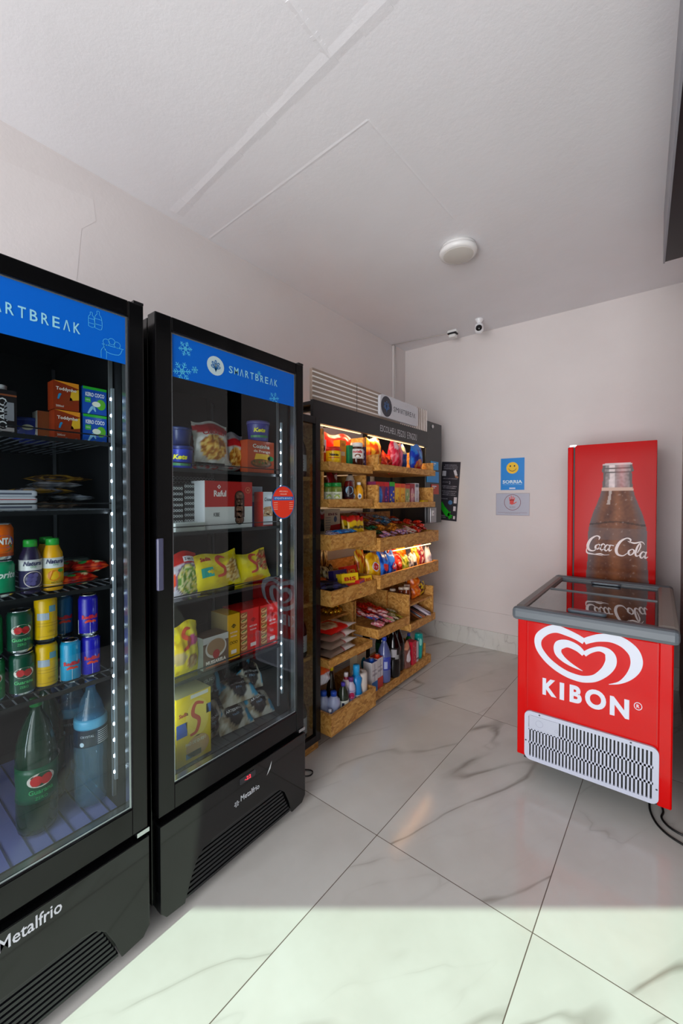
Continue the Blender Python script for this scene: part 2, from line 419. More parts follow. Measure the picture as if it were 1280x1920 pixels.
# ================================================================= GLASS DOOR FRIDGES
def stroke_icon(b, lines, pl, m, w, ox, oy, s):
    for ln_ in lines: b.ribbon([(ox + x * s, oy + y * s, w) for x, y in ln_], pl, m, 3)
def snowflake(b, cx, cy, r, pl, m, w):
    for k in range(6):
        a = math.pi / 3 * k + .2; c, s = math.cos(a), math.sin(a)
        b.line((cx, cy), (cx + r * c, cy + r * s), w, pl, m)
        for q, l in ((.45, .34), (.7, .26)):
            for sg in (-1, 1):
                a2 = a + sg * math.pi / 3.4
                b.line((cx + r * q * c, cy + r * q * s), (cx + r * q * c + r * l * math.cos(a2), cy + r * q * s + r * l * math.sin(a2)), w * .8, pl, m)
    b.ring(cx, cy, r * .22, w, pl, m, 12)
def clipped(pl, u0, u1, v0, v1): return lambda u, v: pl(min(max(u, u0), u1), min(max(v, v0), v1))
def leaf_logo(b, cx, cy, s, pl, m, w):
    b.line((cx, cy - s), (cx, cy + s * .3), w, pl, m)
    for dx, dy, a in ((0, .62, 90), (-.5, .35, 128), (.5, .35, 52), (-.62, -.2, 150), (.62, -.2, 30)):
        t = R(a); px, py = cx + dx * s, cy + dy * s
        pts = []
        for i in range(11):
            q = i / 10 * 2 * math.pi; x, y = math.cos(q) * s * .30, math.sin(q) * s * .16
            pts.append((px + x * math.cos(t) - y * math.sin(t), py + x * math.sin(t) + y * math.cos(t), w))
        b.ribbon(pts, pl, m, 2)
        b.line((cx, cy - s * .8), (px - math.cos(t) * s * .3, py - math.sin(t) * s * .3), w, pl, m)
def fridge(y0, label, kind):
    """y0: left outer edge; front towards +x"""
    f = empty('display_fridge', label, 'fridge', (-1.26, y0, 0))
    Wd = .68; fr = '070708:.16:0:.35'
    c = MB()                                        # cabinet shell
    c.box(-.71, -.05, 0, .035, .05, 1.985, fr); c.box(-.71, -.05, Wd - .035, Wd, .05, 1.985, fr)
    c.box(-.71, -.68, .035, Wd - .035, .05, 1.985, fr); c.box(-.68, -.05, .035, Wd - .035, 1.95, 1.985, fr)
    c.box(-.68, -.05, .035, Wd - .035, .05, .40, '1a1d22:.35')
    link('cabinet', c, f, bevel=.003)
    ins = '0b0d12:.5' if kind == 1 else '12171a:.5'
    l = MB(); l.box(-.679, -.06, .036, .042, .4, 1.95, ins).box(-.679, -.06, Wd - .042, Wd - .036, .4, 1.95, ins).box(-.679, -.672, .04, Wd - .04, .4, 1.95, ins).box(-.679, -.06, .04, Wd - .04, 1.94, 1.949, ins)
    link('inner_liner', l, f)
    dk = MB(); dk.box(-.67, -.06, .044, Wd - .044, .40, .406, '8c96dc:.35' if kind == 1 else '4a5256:.3')  # lavender paints in the bluish reflection low in the drinks fridge glass
    for i in range(12): dk.box(-.66, -.07, .06 + i * .05, .064 + i * .05, .406, .409, '4b5578:.4' if kind == 1 else '3d4448:.4')
    link('deck', dk, f)
    # door
    d = MB()
    d.box(-.048, 0, 0, .056, .368, 1.993, fr).box(-.048, 0, Wd - .046, Wd, .368, 1.993, fr)
    d.box(-.048, 0, .056, Wd - .046, 1.945, 1.993, fr).box(-.048, 0, .056, Wd - .046, .368, .452, fr)
    door = link('door_frame', d, f, bevel=.003)
    t = MB(); al = 'a9b2b8:.25:.9'
    t.box(-.03, -.006, .056, .0605, .452, 1.945, al).box(-.03, -.006, Wd - .0525, Wd - .046, .452, 1.945, al)
    t.box(-.03, -.006, .0605, Wd - .0525, 1.9405, 1.945, al).box(-.03, -.006, .0605, Wd - .0525, .452, .4585, al)
    link('spacer_trim', t, door)
    link('glass_pane', MB().rect(.0605, Wd - .0525, .4585, 1.9405, face_x(-.008), 'glass'), f)
    h = MB().rbox(-.012, .006, .0, .022, 1.105, 1.273, '4c4d66:.3', .005)
    link('door_handle', h, f, bevel=.001)
    link('hinge', MB().box(-.045, .004, Wd - .035, Wd + .003, .355, .368, STEEL), f); link('hinge', MB().box(-.04, 0, Wd - .03, Wd, 1.993, 2.0, BLK), f)
    # lower panel with arched grille
    bp = MB(); wn = Wd
    outl = [(0, .345), (wn, .345), (wn, .06), (wn - .02, .035), (wn - .085, .03), (wn - .105, .09), (wn - .13, .145), (wn - .155, .168), (wn - .19, .178)]
    outl = outl + [(wn - u, v) for u, v in outl[::-1]][:-2]
    bp.prism(outl, face_x(.008), (-.03, 0, 0), '08090a:.06:0:.5')
    bp.box(-.055, -.02, .005, wn - .005, .05, .34, BLK)
    bpo = link('lower_panel', bp, f, bevel=.002)
    g = MB()
    for i in range(9):
        z = .036 + i * .0155; s = .09 + max(0, (z - .03)) * .42
        g.box(-.024, .001 - i * .0005, s, wn - s, z, z + .009, '17181b:.25')
    link('grille', g, f)
    b = MB(); pl = face_x(.0086)
    if kind == 2:
        b.prism(rrect(.315, .39, .306, .33, .005), face_x(.0105), (-.004, 0, 0), '2a2a30:.3')
        b.text('-22', .352, .318, .03, .014, face_x(.011), 'ff3a4a:emit=1.4', .01)
        link('temperature_display', b, f, label='red lit digital readout'); b = MB()
        b.text('Metalfrio', .365, .252, .092, .022, pl, 'c9ccd4:.3', .01)
        snowflake(b, .300, .243, .012, pl, 'c9ccd4:.3', .002)
        b.poly([(.45, .27), (.478, .318), (.470, .29)], pl, 'dfe3e6:.3')
    else: b.text('Metalfrio', .375, .333 - .02, .135, .034, pl, 'c9ccd4:.3', .012)
    link('brand_lettering', b, bpo)
    # banner
    b = MB(); pb = face_x(-.0065); pt_ = face_x(-.0058)
    u0, u1, v0, v1 = .0605, Wd - .0525, 1.802, 1.9405
    b.rect(u0, u1, v0, v1, pb, '005cc0:.35:0:.3'); lt = '8cc8dc:.4'
    cp = clipped(pt_, u0, u1, v0, v1)
    if kind == 2:
        b.disc(.227, 1.878, .036, .034, pt_, 'b4c8cc:.4'); leaf_logo(b, .227, 1.878, .021, face_x(-.0052), '0b5f9e:.4', .0032)
        for i, ch in enumerate('SMΛRTBREΛK'): b.text(ch, .293 + i * .0252, 1.881, .017 if ch != 'M' else .020, .027, pt_, lt, .01)
        for a in ((.108, 1.905, .026, .002), (.096, 1.826, .034, .0022), (.143, 1.843, .013, .0012), (.51, 1.815, .028, .0016), (.43, 1.90, .010, .001)): snowflake(b, a[0], a[1], a[2], cp, '5ccdf2:.4', a[3])
    else:
        for i, ch in enumerate('SMΛRTBREΛK'): b.text(ch, .278 + i * .0245, 1.867, .0165 if ch != 'M' else .020, .0285, pt_, lt, .01)
        b.disc(.215, 1.868, .038, .034, pt_, 'b4c8cc:.4'); leaf_logo(b, .215, 1.868, .021, face_x(-.0052), '0b5f9e:.4', .0032)
        ic = '4fb6e8:.4'
        for ox, s in ((.535, .9), (.553, 1.1)):
            stroke_icon(b, [[(-.008, 0), (-.008, .028), (-.003, .036), (-.003, .044), (.003, .044), (.003, .036), (.008, .028), (.008, 0), (-.008, 0)], [(-.008, .010), (.008, .010)], [(-.008, .024), (.008, .024)]], cp, ic, .0011, ox, 1.884, s)
        stroke_icon(b, [[(-.03, .012), (.03, .012)], [(-.026, .010), (-.016, -.008), (.016, -.008), (.026, .010)]], cp, ic, .0013, .592, 1.832, 1)
        for q in ((-.018, .02), (-.003, .026), (.012, .02)): b.ring(.592 + q[0], 1.832 + q[1], .009, .0012, cp, ic, 12)
        stroke_icon(b, [[(-.007, 0), (-.007, .02), (-.002, .03), (.002, .03), (.007, .02), (.007, 0)]], cp, ic, .0011, .567, 1.804, 1)
    link('banner', b, f, label='blue printed banner across the top of the glass')
    if kind == 2:
        b = MB(); ps = face_x(-.0045)
        b.disc(.561, 1.385, .069, .071, face_x(-.005), '1f5f9e:.4', 36); b.disc(.561, 1.385, .064, .067, ps, 'e8381e:.4', 36)
        p2 = face_x(-.0040); b.rect(.502, .620, 1.393, 1.409, p2, '1c63b4:.4')
        b.text('ETIQUETA BONITA', .561, 1.401, .10, .009, face_x(-.0036), 'c8e4f4', .01)
        b.text('APROXIME O', .561, 1.431, .05, .006, p2, 'f4d8c8').text('CELULAR', .561, 1.420, .038, .006, p2, 'f4d8c8')
        for sx in (.516, .606):
            for k in range(4): b.rect(sx - .011, sx + .011, 1.355 + k * .009, 1.3575 + k * .009, p2, 'f0a890')
        link('round_sticker', b, f, label='round red sticker with blue rim on the glass')
    # shelves
    wire = '16181b:.35' if kind == 1 else '1c2224:.35'
    for z in ((1.577, 1.368, 1.132, .846) if kind == 1 else (1.512, 1.280, 1.030, .739)):
        s = MB(); s.box(-.104, -.098, .044, Wd - .044, z - .014, z - .002, wire).box(-.104, -.099, .044, Wd - .044, z + .016, z + .0195, wire)
        s.box(-.66, -.654, .044, Wd - .044, z - .009, z - .003, wire)
        if kind == 1:
            for i in range(24): y = .05 + i * .0251; s.box(-.655, -.1, y, y + .0026, z - .003, z, '5a5f66:.3')
            s.box(-.4, -.396, .044, Wd - .044, z - .006, z - .003, wire)
        else: s.box(-.655, -.1, .046, Wd - .046, z - .003, z, 'smoke_glass')
        link('wire_shelf' if kind == 1 else 'glass_shelf', s, f)
    for yy in (.05, Wd - .054):
        for xx in (-.105, -.60): link('shelf_rail', MB().box(xx - .008, xx, yy - .004, yy + .006, .45, 1.9, 'b8bcc0:.3:.8' if xx > -.2 or kind == 2 else '7c8084:.3:.8'), f)
    led = MB(); led.box(-.082, -.074, Wd - .064, Wd - .056, .52, 1.74, '8a949c:.3')
    for i in range(24): z = .545 + i * .0505; led.rbox(-.080, -.075, Wd - .0675, Wd - .0635, z - .004, z + .004, 'e4f0ff:emit=30', .002, 2)
    link('led_strip', led, f, label='vertical strip of white light points')
    lamp('led_light', 'AREA', (-.09, .07, 1.14), 1.7 if kind == 1 else 1.2, (.78, .88, 1.0), (-.55, 1, 0), f, shape='RECTANGLE', size=.012, size_y=1.2)  # unseen lamp added behind the left frame to brighten the inside
    for yy in (.05, Wd - .05):
        for xx in (-.08, -.64):
            w = MB(); w.M = Matrix.Translation((xx, yy, .024)) @ Matrix.Rotation(R(90), 4, 'X'); w.lathe([(.016, -.011), (.024, -.009), (.024, .009), (.016, .011)], '1a1a1c:.4', 18)
            w.M = None; w.box(xx - .012, xx + .012, yy - .014, yy + .014, .046, .052, STEEL); w.box(xx - .004, xx + .004, yy - .014, yy + .014, .024, .046, STEEL)
            link('caster', w, f)
    return f
fridge(-.05, 'tall black glass-door fridge of drinks, nearest the camera at the left edge', 1)
fridge(.666, 'tall black glass-door freezer of frozen food with snowflake banner, second from the left', 2)

# ================================================================= RED BOTTLE COOLER
ck = empty('red_cooler', 'tall red cooler with a large cola bottle printed on it, behind the chest freezer', 'fridge', (0, 0, 0))
red = 'c80605:.14:0:.05'
c = MB().box(-.472, -.012, 3.3, 3.80, .06, 1.775, red); link('cabinet', c, ck, bevel=.004)
link('door', MB().box(-.517, -.482, 3.298, 3.80, .14, 1.765, red), ck, bevel=.006)
link('door_gasket', MB().box(-.482, -.472, 3.306, 3.79, .14, 1.76, '0a0a0a:.5'), ck)
link('hinge', MB().box(-.505, -.462, 3.3, 3.33, 1.766, 1.779, STEEL), ck)
link('plinth', MB().box(-.46, -.03, 3.33, 3.78, 0, .06, '111111:.5'), ck)
def hw(z):                                      # half width of the printed bottle
    pts = [(.84, .178), (.90, .175), (1.0, .168), (1.06, .168), (1.16, .168), (1.22, .160), (1.30, .140), (1.36, .118), (1.42, .098), (1.48, .086), (1.53, .082), (1.575, .080), (1.585, .090), (1.60, .088), (1.615, .084), (1.636, .084), (1.645, .0)]
    for (a, b), (c_, d) in zip(pts, pts[1:]):
        if a <= z <= c_: return b + (d - b) * (z - a) / (c_ - a)
    return 0
from mathutils import noise as MN
def bottle_paint(s, t):
    x = -.472 + .46 * s; z = .84 + .93 * t; cx = -.222; w = hw(z); u = (x - cx) / w if w > 0 else 9
    n = MN.noise((x * 60, z * 60, 0)); n2 = MN.noise((x * 18, z * 12, 4))
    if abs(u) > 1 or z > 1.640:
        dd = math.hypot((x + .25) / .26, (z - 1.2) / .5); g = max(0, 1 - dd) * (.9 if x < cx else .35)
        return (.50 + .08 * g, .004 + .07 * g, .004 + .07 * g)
    if z > 1.475:                                # empty glass neck
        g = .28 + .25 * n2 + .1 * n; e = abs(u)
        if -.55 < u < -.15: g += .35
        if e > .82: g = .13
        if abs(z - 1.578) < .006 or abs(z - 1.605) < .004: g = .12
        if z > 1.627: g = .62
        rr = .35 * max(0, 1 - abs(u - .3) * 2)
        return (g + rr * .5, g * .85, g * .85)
    if z > 1.455: return (.62, .42, .34)
    e = abs(u); k = math.cos(u * 9) * .5 + .5
    base = Vector((.10, .030, .018)); amb = Vector((.40, .15, .065)); grey = Vector((.20, .17, .18))
    c_ = base.lerp(amb, max(0, min(1, .25 + .5 * k * (1 - e) + .25 * n2 + .18 * n)))
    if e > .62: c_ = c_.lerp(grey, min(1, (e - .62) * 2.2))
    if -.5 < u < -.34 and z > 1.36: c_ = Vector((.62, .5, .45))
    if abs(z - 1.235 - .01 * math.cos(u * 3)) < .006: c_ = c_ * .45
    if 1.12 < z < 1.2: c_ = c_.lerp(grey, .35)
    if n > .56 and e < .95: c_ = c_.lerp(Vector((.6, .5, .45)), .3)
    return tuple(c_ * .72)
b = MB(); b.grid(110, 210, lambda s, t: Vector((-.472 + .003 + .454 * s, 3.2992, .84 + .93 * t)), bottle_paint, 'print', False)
pl = flat(3.2985); wt = 'd8c8c6:.35'
def st(pts, w=None):
    b.ribbon([(p[0], p[1], (p[2] if len(p) > 2 else .010)) for p in pts], pl, wt, 7)
# flowing script lettering, "Coca-Cola"
def script_C(x, z, s, tail=1):
    st([(x + .062 * s, z + .050 * s, .003), (x + .066 * s, z + .068 * s, .010), (x + .048 * s, z + .074 * s, .007), (x + .020 * s, z + .052 * s, .014), (x + .004 * s, z + .014 * s, .017), (x + .010 * s, z - .014 * s, .014), (x + .034 * s, z - .020 * s, .007), (x + .055 * s, z - .002 * s, .003)])
def o_(x, z, s=1): st([(x + .018 * s, z + .040 * s, .004), (x + .004 * s, z + .026 * s, .010), (x + .004 * s, z + .006 * s, .011), (x + .015 * s, z, .006), (x + .030 * s, z + .014 * s, .009), (x + .034 * s, z + .032 * s, .009), (x + .022 * s, z + .041 * s, .005), (x + .014 * s, z + .030 * s, .003)])
def c_l(x, z): st([(x + .030, z + .032, .006), (x + .022, z + .042, .007), (x + .008, z + .030, .010), (x + .003, z + .010, .010), (x + .012, z - .001, .007), (x + .032, z + .014, .003)])
def a_(x, z):
    st([(x + .030, z + .036, .005), (x + .016, z + .040, .007), (x + .003, z + .020, .010), (x + .006, z + .002, .009), (x + .016, z + .002, .005), (x + .030, z + .030, .003)])
    st([(x + .036, z + .042, .008), (x + .028, z + .018, .009), (x + .030, z, .009), (x + .044, z + .010, .003)])
script_C(-.392, 1.062, 1.1); o_(-.345, 1.052, .85); c_l(-.318, 1.050); a_(-.292, 1.046)
st([(-.255, 1.086, .006), (-.236, 1.083, .006)])
script_C(-.228, 1.045, 1.25); o_(-.158, 1.028, .95)
st([(-.108, 1.045, .004), (-.092, 1.085, .007), (-.094, 1.108, .006), (-.108, 1.085, .010), (-.118, 1.045, .011), (-.114, 1.024, .009), (-.098, 1.030, .003)])
a_(-.096, 1.014)
st([(-.30, 1.010, .002), (-.345, 1.016, .006), (-.388, 1.022, .010), (-.396, 1.040, .006), (-.392, 1.06, .004)])
st([(-.345, 1.018, .004), (-.315, 1.022, .009), (-.29, 1.016, .004), (-.262, 1.020, .002)])
st([(-.160, 1.118, .004), (-.125, 1.108, .010), (-.085, 1.118, .006), (-.070, 1.100, .002)])
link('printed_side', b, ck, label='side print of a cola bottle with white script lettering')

# ================================================================= ICE CREAM FREEZER
fz = empty('chest_freezer', 'red chest freezer with white heart logo and sliding glass lid', 'freezer', (0, 0, 0))
FY = 2.17; rd = 'c40403:.07:0:.22'
b = MB(); b.box(-.552, .052, FY, 3.20, .115, .80, rd); link('body', b, fz, bevel=.012)
for xa, xb_, zc_ in ((-.556, -.512, .113), (.006, .056, .10)): link('corner_trim', MB().box(xa, xb_, FY - .003, FY + .04, zc_, .805, rd), fz, bevel=.006)
gry = '5b6268:.38'
lid = MB(); o = (-.575, .075, 2.125, 3.24); z0, z1 = .80, .862
lid.box(o[0], o[1], o[2], o[2] + .062, z0, z1, gry).box(o[0], o[1], o[3] - .07, o[3], z0, z1, gry)
lid.box(o[0], o[0] + .058, o[2] + .062, o[3] - .07, z0, z1, '77736f:.4').box(o[1] - .075, o[1], o[2] + .062, o[3] - .07, z0, z1, '8b837c:.4')
link('lid_frame', lid, fz, bevel=.018)
link('dark_sheet', MB().box(-.517, 0, 2.187, 3.17, .801, .806, '24282a:.6'), fz)  # flat dark sheet in place of the dark freezer inside
for nm, ya, yb, z in (('front', 2.187, 2.75, .852), ('rear', 2.68, 3.17, .842)):
    s = MB().box(-.517, 0, ya, yb, z - .003, z, 'lid_glass')
    so = link('sliding_pane', s, fz)
    for ye in (ya, yb - .012): link('pane_edge', MB().box(-.517, 0, ye, ye + .012, z - .004, z + .006, '3a3f44:.35'), so)
    hy = ya + .05 if nm == 'front' else yb - .05
    h = MB().prism(rrect(-.345, -.185, hy - .02, hy + .02, .0195, 8), face_z(z + .002), (0, 0, .014), '55606a:.3'); link('grip', h, so, bevel=.003)
# front graphics
fp = flat(FY - .0008); wh = 'd2d6e2:.28:0:.3'; b = MB()
A = [(-.1685, .5687, .0022), (-.1302, .5864, .0119), (-.0972, .6192, .0311), (-.075, .6593, .0489), (-.0689, .6979, .0578), (-.0807, .7352, .0534), (-.114, .7651, .0445), (-.1583, .7776, .0385), (-.2065, .77, .0341), (-.2422, .7547, .0311), (-.2657, .7405, .030)]
B = [(-.2657, .7405, .030), (-.2962, .7552, .0296), (-.3373, .7682, .0326), (-.3856, .7762, .0371), (-.4288, .7553, .0385), (-.459, .7178, .043), (-.4586, .6724, .0371), (-.4278, .6273, .0341), (-.3841, .5933, .0326), (-.3356, .5718, .0311), (-.2887, .5643, .0311), (-.2546, .5683, .0311), (-.2185, .5846, .0341), (-.1834, .6217, .0445), (-.1635, .6619, .0548), (-.1628, .694, .0534), (-.1763, .7144, .0341), (-.206, .7198, .0222), (-.239, .7045, .0222), (-.2658, .6813, .0252)]
C_ = [(-.2658, .6813, .0252), (-.2958, .7055, .0326), (-.3369, .7158, .0356), (-.3697, .6991, .0474), (-.3743, .6674, .04), (-.3541, .6415, .0282), (-.3183, .62, .0163), (-.2707, .6028, .0022)]
for k, q in enumerate((A, B, C_)): b.ribbon(q, flat(FY - .0008 - .0004 * k), wh, 8, .24)
for ch, x0, x1, za, zb in (('K', -.44, -.378, .444, .526), ('I', -.365, -.346, .442, .524), ('B', -.323, -.273, .444, .526), ('O', -.260, -.178, .440, .530), ('N', -.164, -.093, .434, .520)):
    b.text(ch, (x0 + x1) / 2, (za + zb) / 2, x1 - x0, zb - za, fp, wh, .045, res=5)
b.ring(-.062, .503, .0135, .0025, fp, wh, 24, 1.15); b.text('R', -.062, .503, .011, .015, fp, wh, .02)
for x in (-.508, .003): b.line((x, .36), (x, .80), .0016, fp, 'a00805:.3')
link('heart_logo', b, fz, label='white heart spiral logo over white KIBON lettering')
g = MB(); gw = 'bcc0d0:.4'; X0, X1, Z0, Z1 = -.518, .012, .108, .350
py = FY - .014
def frame_ring(mb, x0, x1, z0, z1, r, inx, y, m):
    o = rrect(x0, x1, z0, z1, r, 5); i = rrect(x0 + inx, x1 - inx, z0 + inx, z1 - inx, r * .35, 5); n = len(o)
    for yy in (y, y + .01): pass
    vs = [(u, y, v) for u, v in o] + [(u, y, v) for u, v in i] + [(u, y + .012, v) for u, v in o] + [(u, y + .012, v) for u, v in i]; fs = []
    for k in range(n):
        j = (k + 1) % n; fs += [(k, j, n + j, n + k), (k, 2 * n + k, 2 * n + j, j), (n + k, n + j, 3 * n + j, 3 * n + k)]
    mb.add(vs, fs, m)
frame_ring(g, X0, X1, Z0, Z1, .028, .019, py, gw)
zs = [Z0 + .019, Z0 + .0865, Z0 + .155, Z1 - .019]
for z in zs[1:3]: g.box(X0 + .019, X1 - .019, py + .001, py + .009, z - .005, z + .005, gw)
nb = 34; step = (X1 - X0 - .038) / nb
for r in range(3):
    for i in range(nb + 1):
        if r == 2 and i <= 9: continue
        x = X0 + .019 + i * step; g.box(x - .0037, x + .0037, py + .001, py + .009, zs[r], zs[r + 1], gw)
for x, z in ((-.45, .342), (-.085, .342), (-.511, .20), (.005, .175)): g.disc(x, z, .004, .004, flat(py - .0005), '50505a:.3:1', 12)
link('vent_grille', g, fz, label='white slotted grille')
link('grille_recess', MB().box(X0 + .015, X1 - .015, py + .0095, py + .012, Z0 + .015, Z1 - .015, '0b0b0d:.6'), fz)
b = MB().box(X0 + .021, X0 + .019 + 9.3 * step, py, py + .010, zs[2] + .006, zs[3] - .001, 'b6bac8:.4')
b.ring(-.45, zs[2] + .035, .016, .0015, flat(py - .0006), '9a9db0:.4').ring(-.375, zs[2] + .025, .007, .0012, flat(py - .0006), '9a9db0:.4'); b.rect(-.49, -.475, zs[2] + .018, zs[2] + .05, flat(py - .0006), 'b6b9c8:.4')
link('control_plate', b, fz)
link('chassis', MB().box(-.53, .03, FY + .03, 3.18, .085, .118, '1a1a1a:.6'), fz)
for x in (-.49, -.01):
    for y in (2.42, 3.05):
        w = MB(); w.M = Matrix.Translation((x, y, .03)) @ Matrix.Rotation(R(90), 4, 'Y'); w.lathe([(.02, -.014), (.03, -.011), (.03, .011), (.02, .014)], '141414:.5', 18); w.M = None
        w.box(x - .02, x + .02, y - .015, y + .015, .06, .088, '555555:.4:1'); link('caster', w, fz)
tag(link('power_cable', MB().tube([(-.02, 2.34, .006), (-.016, 2.27, .006), (.005, 2.20, .006), (.04, 2.155, .006), (.085, 2.13, .006), (.118, 2.12, .006)], .0045, '0a0a0a:.4', 8, 5)), 'black power cable curving out from under the chest freezer', 'cable')
tag(link('power_cable', MB().tube([(.02, 2.36, .006), (.03, 2.30, .006), (.024, 2.25, .006), (.045, 2.21, .006), (.08, 2.19, .006), (.12, 2.185, .006)], .0045, '0a0a0a:.4', 8, 5)), 'second loop of black cable on the floor nearer the right wall by the chest freezer', 'cable')
tag(link('power_cable', MB().tube([(-1.47, 1.50, .005), (-1.40, 1.545, .005), (-1.375, 1.53, .005), (-1.385, 1.50, .005), (-1.44, 1.47, .005)], .003, '101010:.4', 8, 5)), 'small loop of black cable on the floor beside the second fridge', 'cable')

# ================================================================= WALL SIGNS, TOTEM
s = empty('smile_sign', 'blue notice with yellow smiling face reading SORRIA on the back wall', 'sign', (-1.045, 3.859, 1.622))
link('sign_plate', MB().box(-.1015, .1015, -.003, 0, -.143, .143, '0a86d8:.35'), s)
b = MB(); p = flat(-.0035); q = flat(-.0040)
b.disc(0, .055, .052, .052, p, 'f2c21c:.4', 32); b.disc(-.018, .072, .0065, .008, q, '2a1c10').disc(.018, .072, .0065, .008, q, '2a1c10')
b.ribbon([(-.034, .052, .002), (-.022, .034, .005), (0, .026, .006), (.022, .034, .005), (.034, .052, .002)], q, '5a2c10')
b.text('SORRIA', 0, -.07, .17, .030, p, 'd8ecf4', .03).text('VOCE ESTA SENDO FILMADO', 0, -.094, .165, .007, p, 'b8dcf0').rect(-.026, .026, -.135, -.122, p, 'c6d4ee')
link('sign_print', b, s)
s = empty('stop_hand_sign', 'grey-white notice with a red hand in a circle under the SORRIA sign', 'sign', (-1.043, 3.859, 1.349))
link('sign_plate', MB().box(-.144, .144, -.003, 0, -.1, .1, 'b4b6c4:.3'), s)
b = MB(); b.ring(0, .018, .070, .004, p, '7c3a44'); pk = 'd8403a'
b.ribbon([(-.012, .0, .026), (-.006, .016, .034), (-.004, .034, .034), (-.004, .042, .028)], p, pk)
for a in (((-.020, .030), (-.026, .066)), ((-.010, .038), (-.010, .078)), ((.002, .038), (.006, .074)), ((.011, .034), (.020, .062)), ((.008, .004), (.036, .022))): b.ribbon([(a[0][0], a[0][1], .0095), (a[1][0], a[1][1], .006)], p, pk, 1)
b.text('AREA RESTRITA', 0, -.022, .056, .006, p, '5a5f78').text('SOMENTE PESSOAL', 0, -.032, .050, .005, p, '5a5f78').rect(-.125, .125, -.075, -.073, p, '8a6a78').text('NAO ENTRE SEM AUTORIZACAO', 0, -.082, .13, .005, p, '8a6a78')
for z in (-.1, .098): b.rect(-.144, .144, z, z + .002, p, '8a7480')
for x in (-.144, .142): b.rect(x, x + .002, -.1, .1, p, '8a7480')
link('sign_print', b, s)
# black payment totem right of the shelves
t = empty('payment_totem', 'tall black wall cabinet at the right end of the snack shelves', 'cabinet', (-2.14, 3.27, 0))
b = MB().box(0, .53, 0, .33, 1.18, 2.085, '17171b:.3'); link('cabinet_body', b, t, bevel=.004)
k = MB(); k.M = Matrix.Translation((.53, .13, 2.045)) @ Matrix.Rotation(R(90), 4, 'Y'); k.lathe([(.016, 0), (.016, .008), (.010, .012)], 'd8d8d8:.3', 18); link('round_button', k, t, label='round white button')
for y, z0, z1, m, n in ((.10, 1.66, 1.735, '1298e0:.35', 'blue'), (.02, 1.545, 1.645, '0f8ad4:.35', 'wide blue'), (.11, 1.44, 1.53, 'b8341e:.4', 'red')):
    c = MB().box(.531, .536, y, y + (.15 if n != 'wide blue' else .24), z0, z1, m); c.rect(y + .01, y + .10, z1 - .022, z1 - .014, face_x(.5365), 'd8e8f2'); c.rect(y + .01, y + .07, z1 - .036, z1 - .030, face_x(.5365), 'd8e8f2')
    tag(link('payment_card_sign', c, loc=(-2.14, 3.27, 0)), n + ' rectangular notice stuck on the black wall cabinet', 'sign')
c = empty('wall_socket_box', 'grey metal switch box with a white button under the notices on the black wall cabinet', 'switch', (-1.608, 3.36, 1.25))
link('box_body', MB().box(0, .03, -.055, .065, -.062, .07, '9a9a9e:.3:.6'), c, bevel=.003); link('switch_button', MB().box(.03, .036, -.03, .005, .0, .045, 'e8e8ea:.3').disc(-.012, .02, .005, .008, face_x(.0365), '101010'), c)
s = empty('instruction_board', 'dark grey instruction board with tiny white text and a green hand at the back corner', 'sign', (-1.64, 3.850, 1.473)); s.rotation_euler = (0, R(4), 0)
link('board_plate', MB().box(-.095, .095, 0, .008, -.29, .29, '34323a:.35'), s, bevel=.001)
b = MB(); p = flat(-.0006); w_ = 'b9b6c2:.4'
for i, (tx, z, w, h) in enumerate((('BAIXE O APLICATIVO', .258, .12, .009), ('ESCOLHA SEUS PRODUTOS', .24, .14, .009), ('E PAGUE PELO CELULAR', .222, .14, .009), ('ABRA O APP E ESCANEIE', .125, .15, .008), ('LEIA O CODIGO', .09, .06, .008), ('2', .085, .016, .026), ('COMO FACO A COMPRA', .05, .15, .010), ('PELO TOTEM DE PAGAMENTO', .032, .13, .010), ('PASSE OS PRODUTOS', .0, .15, .008), ('CONFIRME O VALOR', -.018, .13, .008), ('APROXIME O CARTAO', -.036, .14, .008), ('FINALIZE', -.075, .07, .008), ('PRONTO', -.245, .05, .010), ('BOAS COMPRAS', -.262, .07, .008))):
    b.text(tx, -.045 if tx in ('LEIA O CODIGO', 'FINALIZE', 'PRONTO', 'BOAS COMPRAS') else 0, z, w, h, p, w_, .01)
b.rect(-.085, -.045, .15, .20, p, 'c8c8d0').rect(.055, .085, -.115, -.055, p, 'd0ccd4').rect(.055, .08, -.19, -.145, p, 'd0ccd4').rect(.06, .08, -.27, -.24, p, 'd0ccd4')
b.poly([(.03, .205), (.055, .215), (.075, .16), (.05, .15)], p, 'd8d4dc').poly([(.05, .16), (.085, .145), (.08, .13), (.05, .14)], p, 'b88468'); b.disc(.02, -.11, .022, .022, p, '4a78a8')
gp = flat(-.001); gc = '18b81c:.4'
b.ribbon([(-.085, -.12, .05), (-.05, -.17, .046), (-.01, -.215, .052), (.01, -.24, .045)], gp, gc)
for x1, z1 in ((.025, -.275), (.045, -.262), (.052, -.24), (.03, -.20)): b.ribbon([(.005, -.23, .016), (x1, z1, .010)], gp, gc, 1)
b.ribbon([(-.08, -.15, .012), (-.03, -.215, .012), (-.005, -.27, .010)], flat(-.0008), '0c0c0e')
link('board_print', b, s)

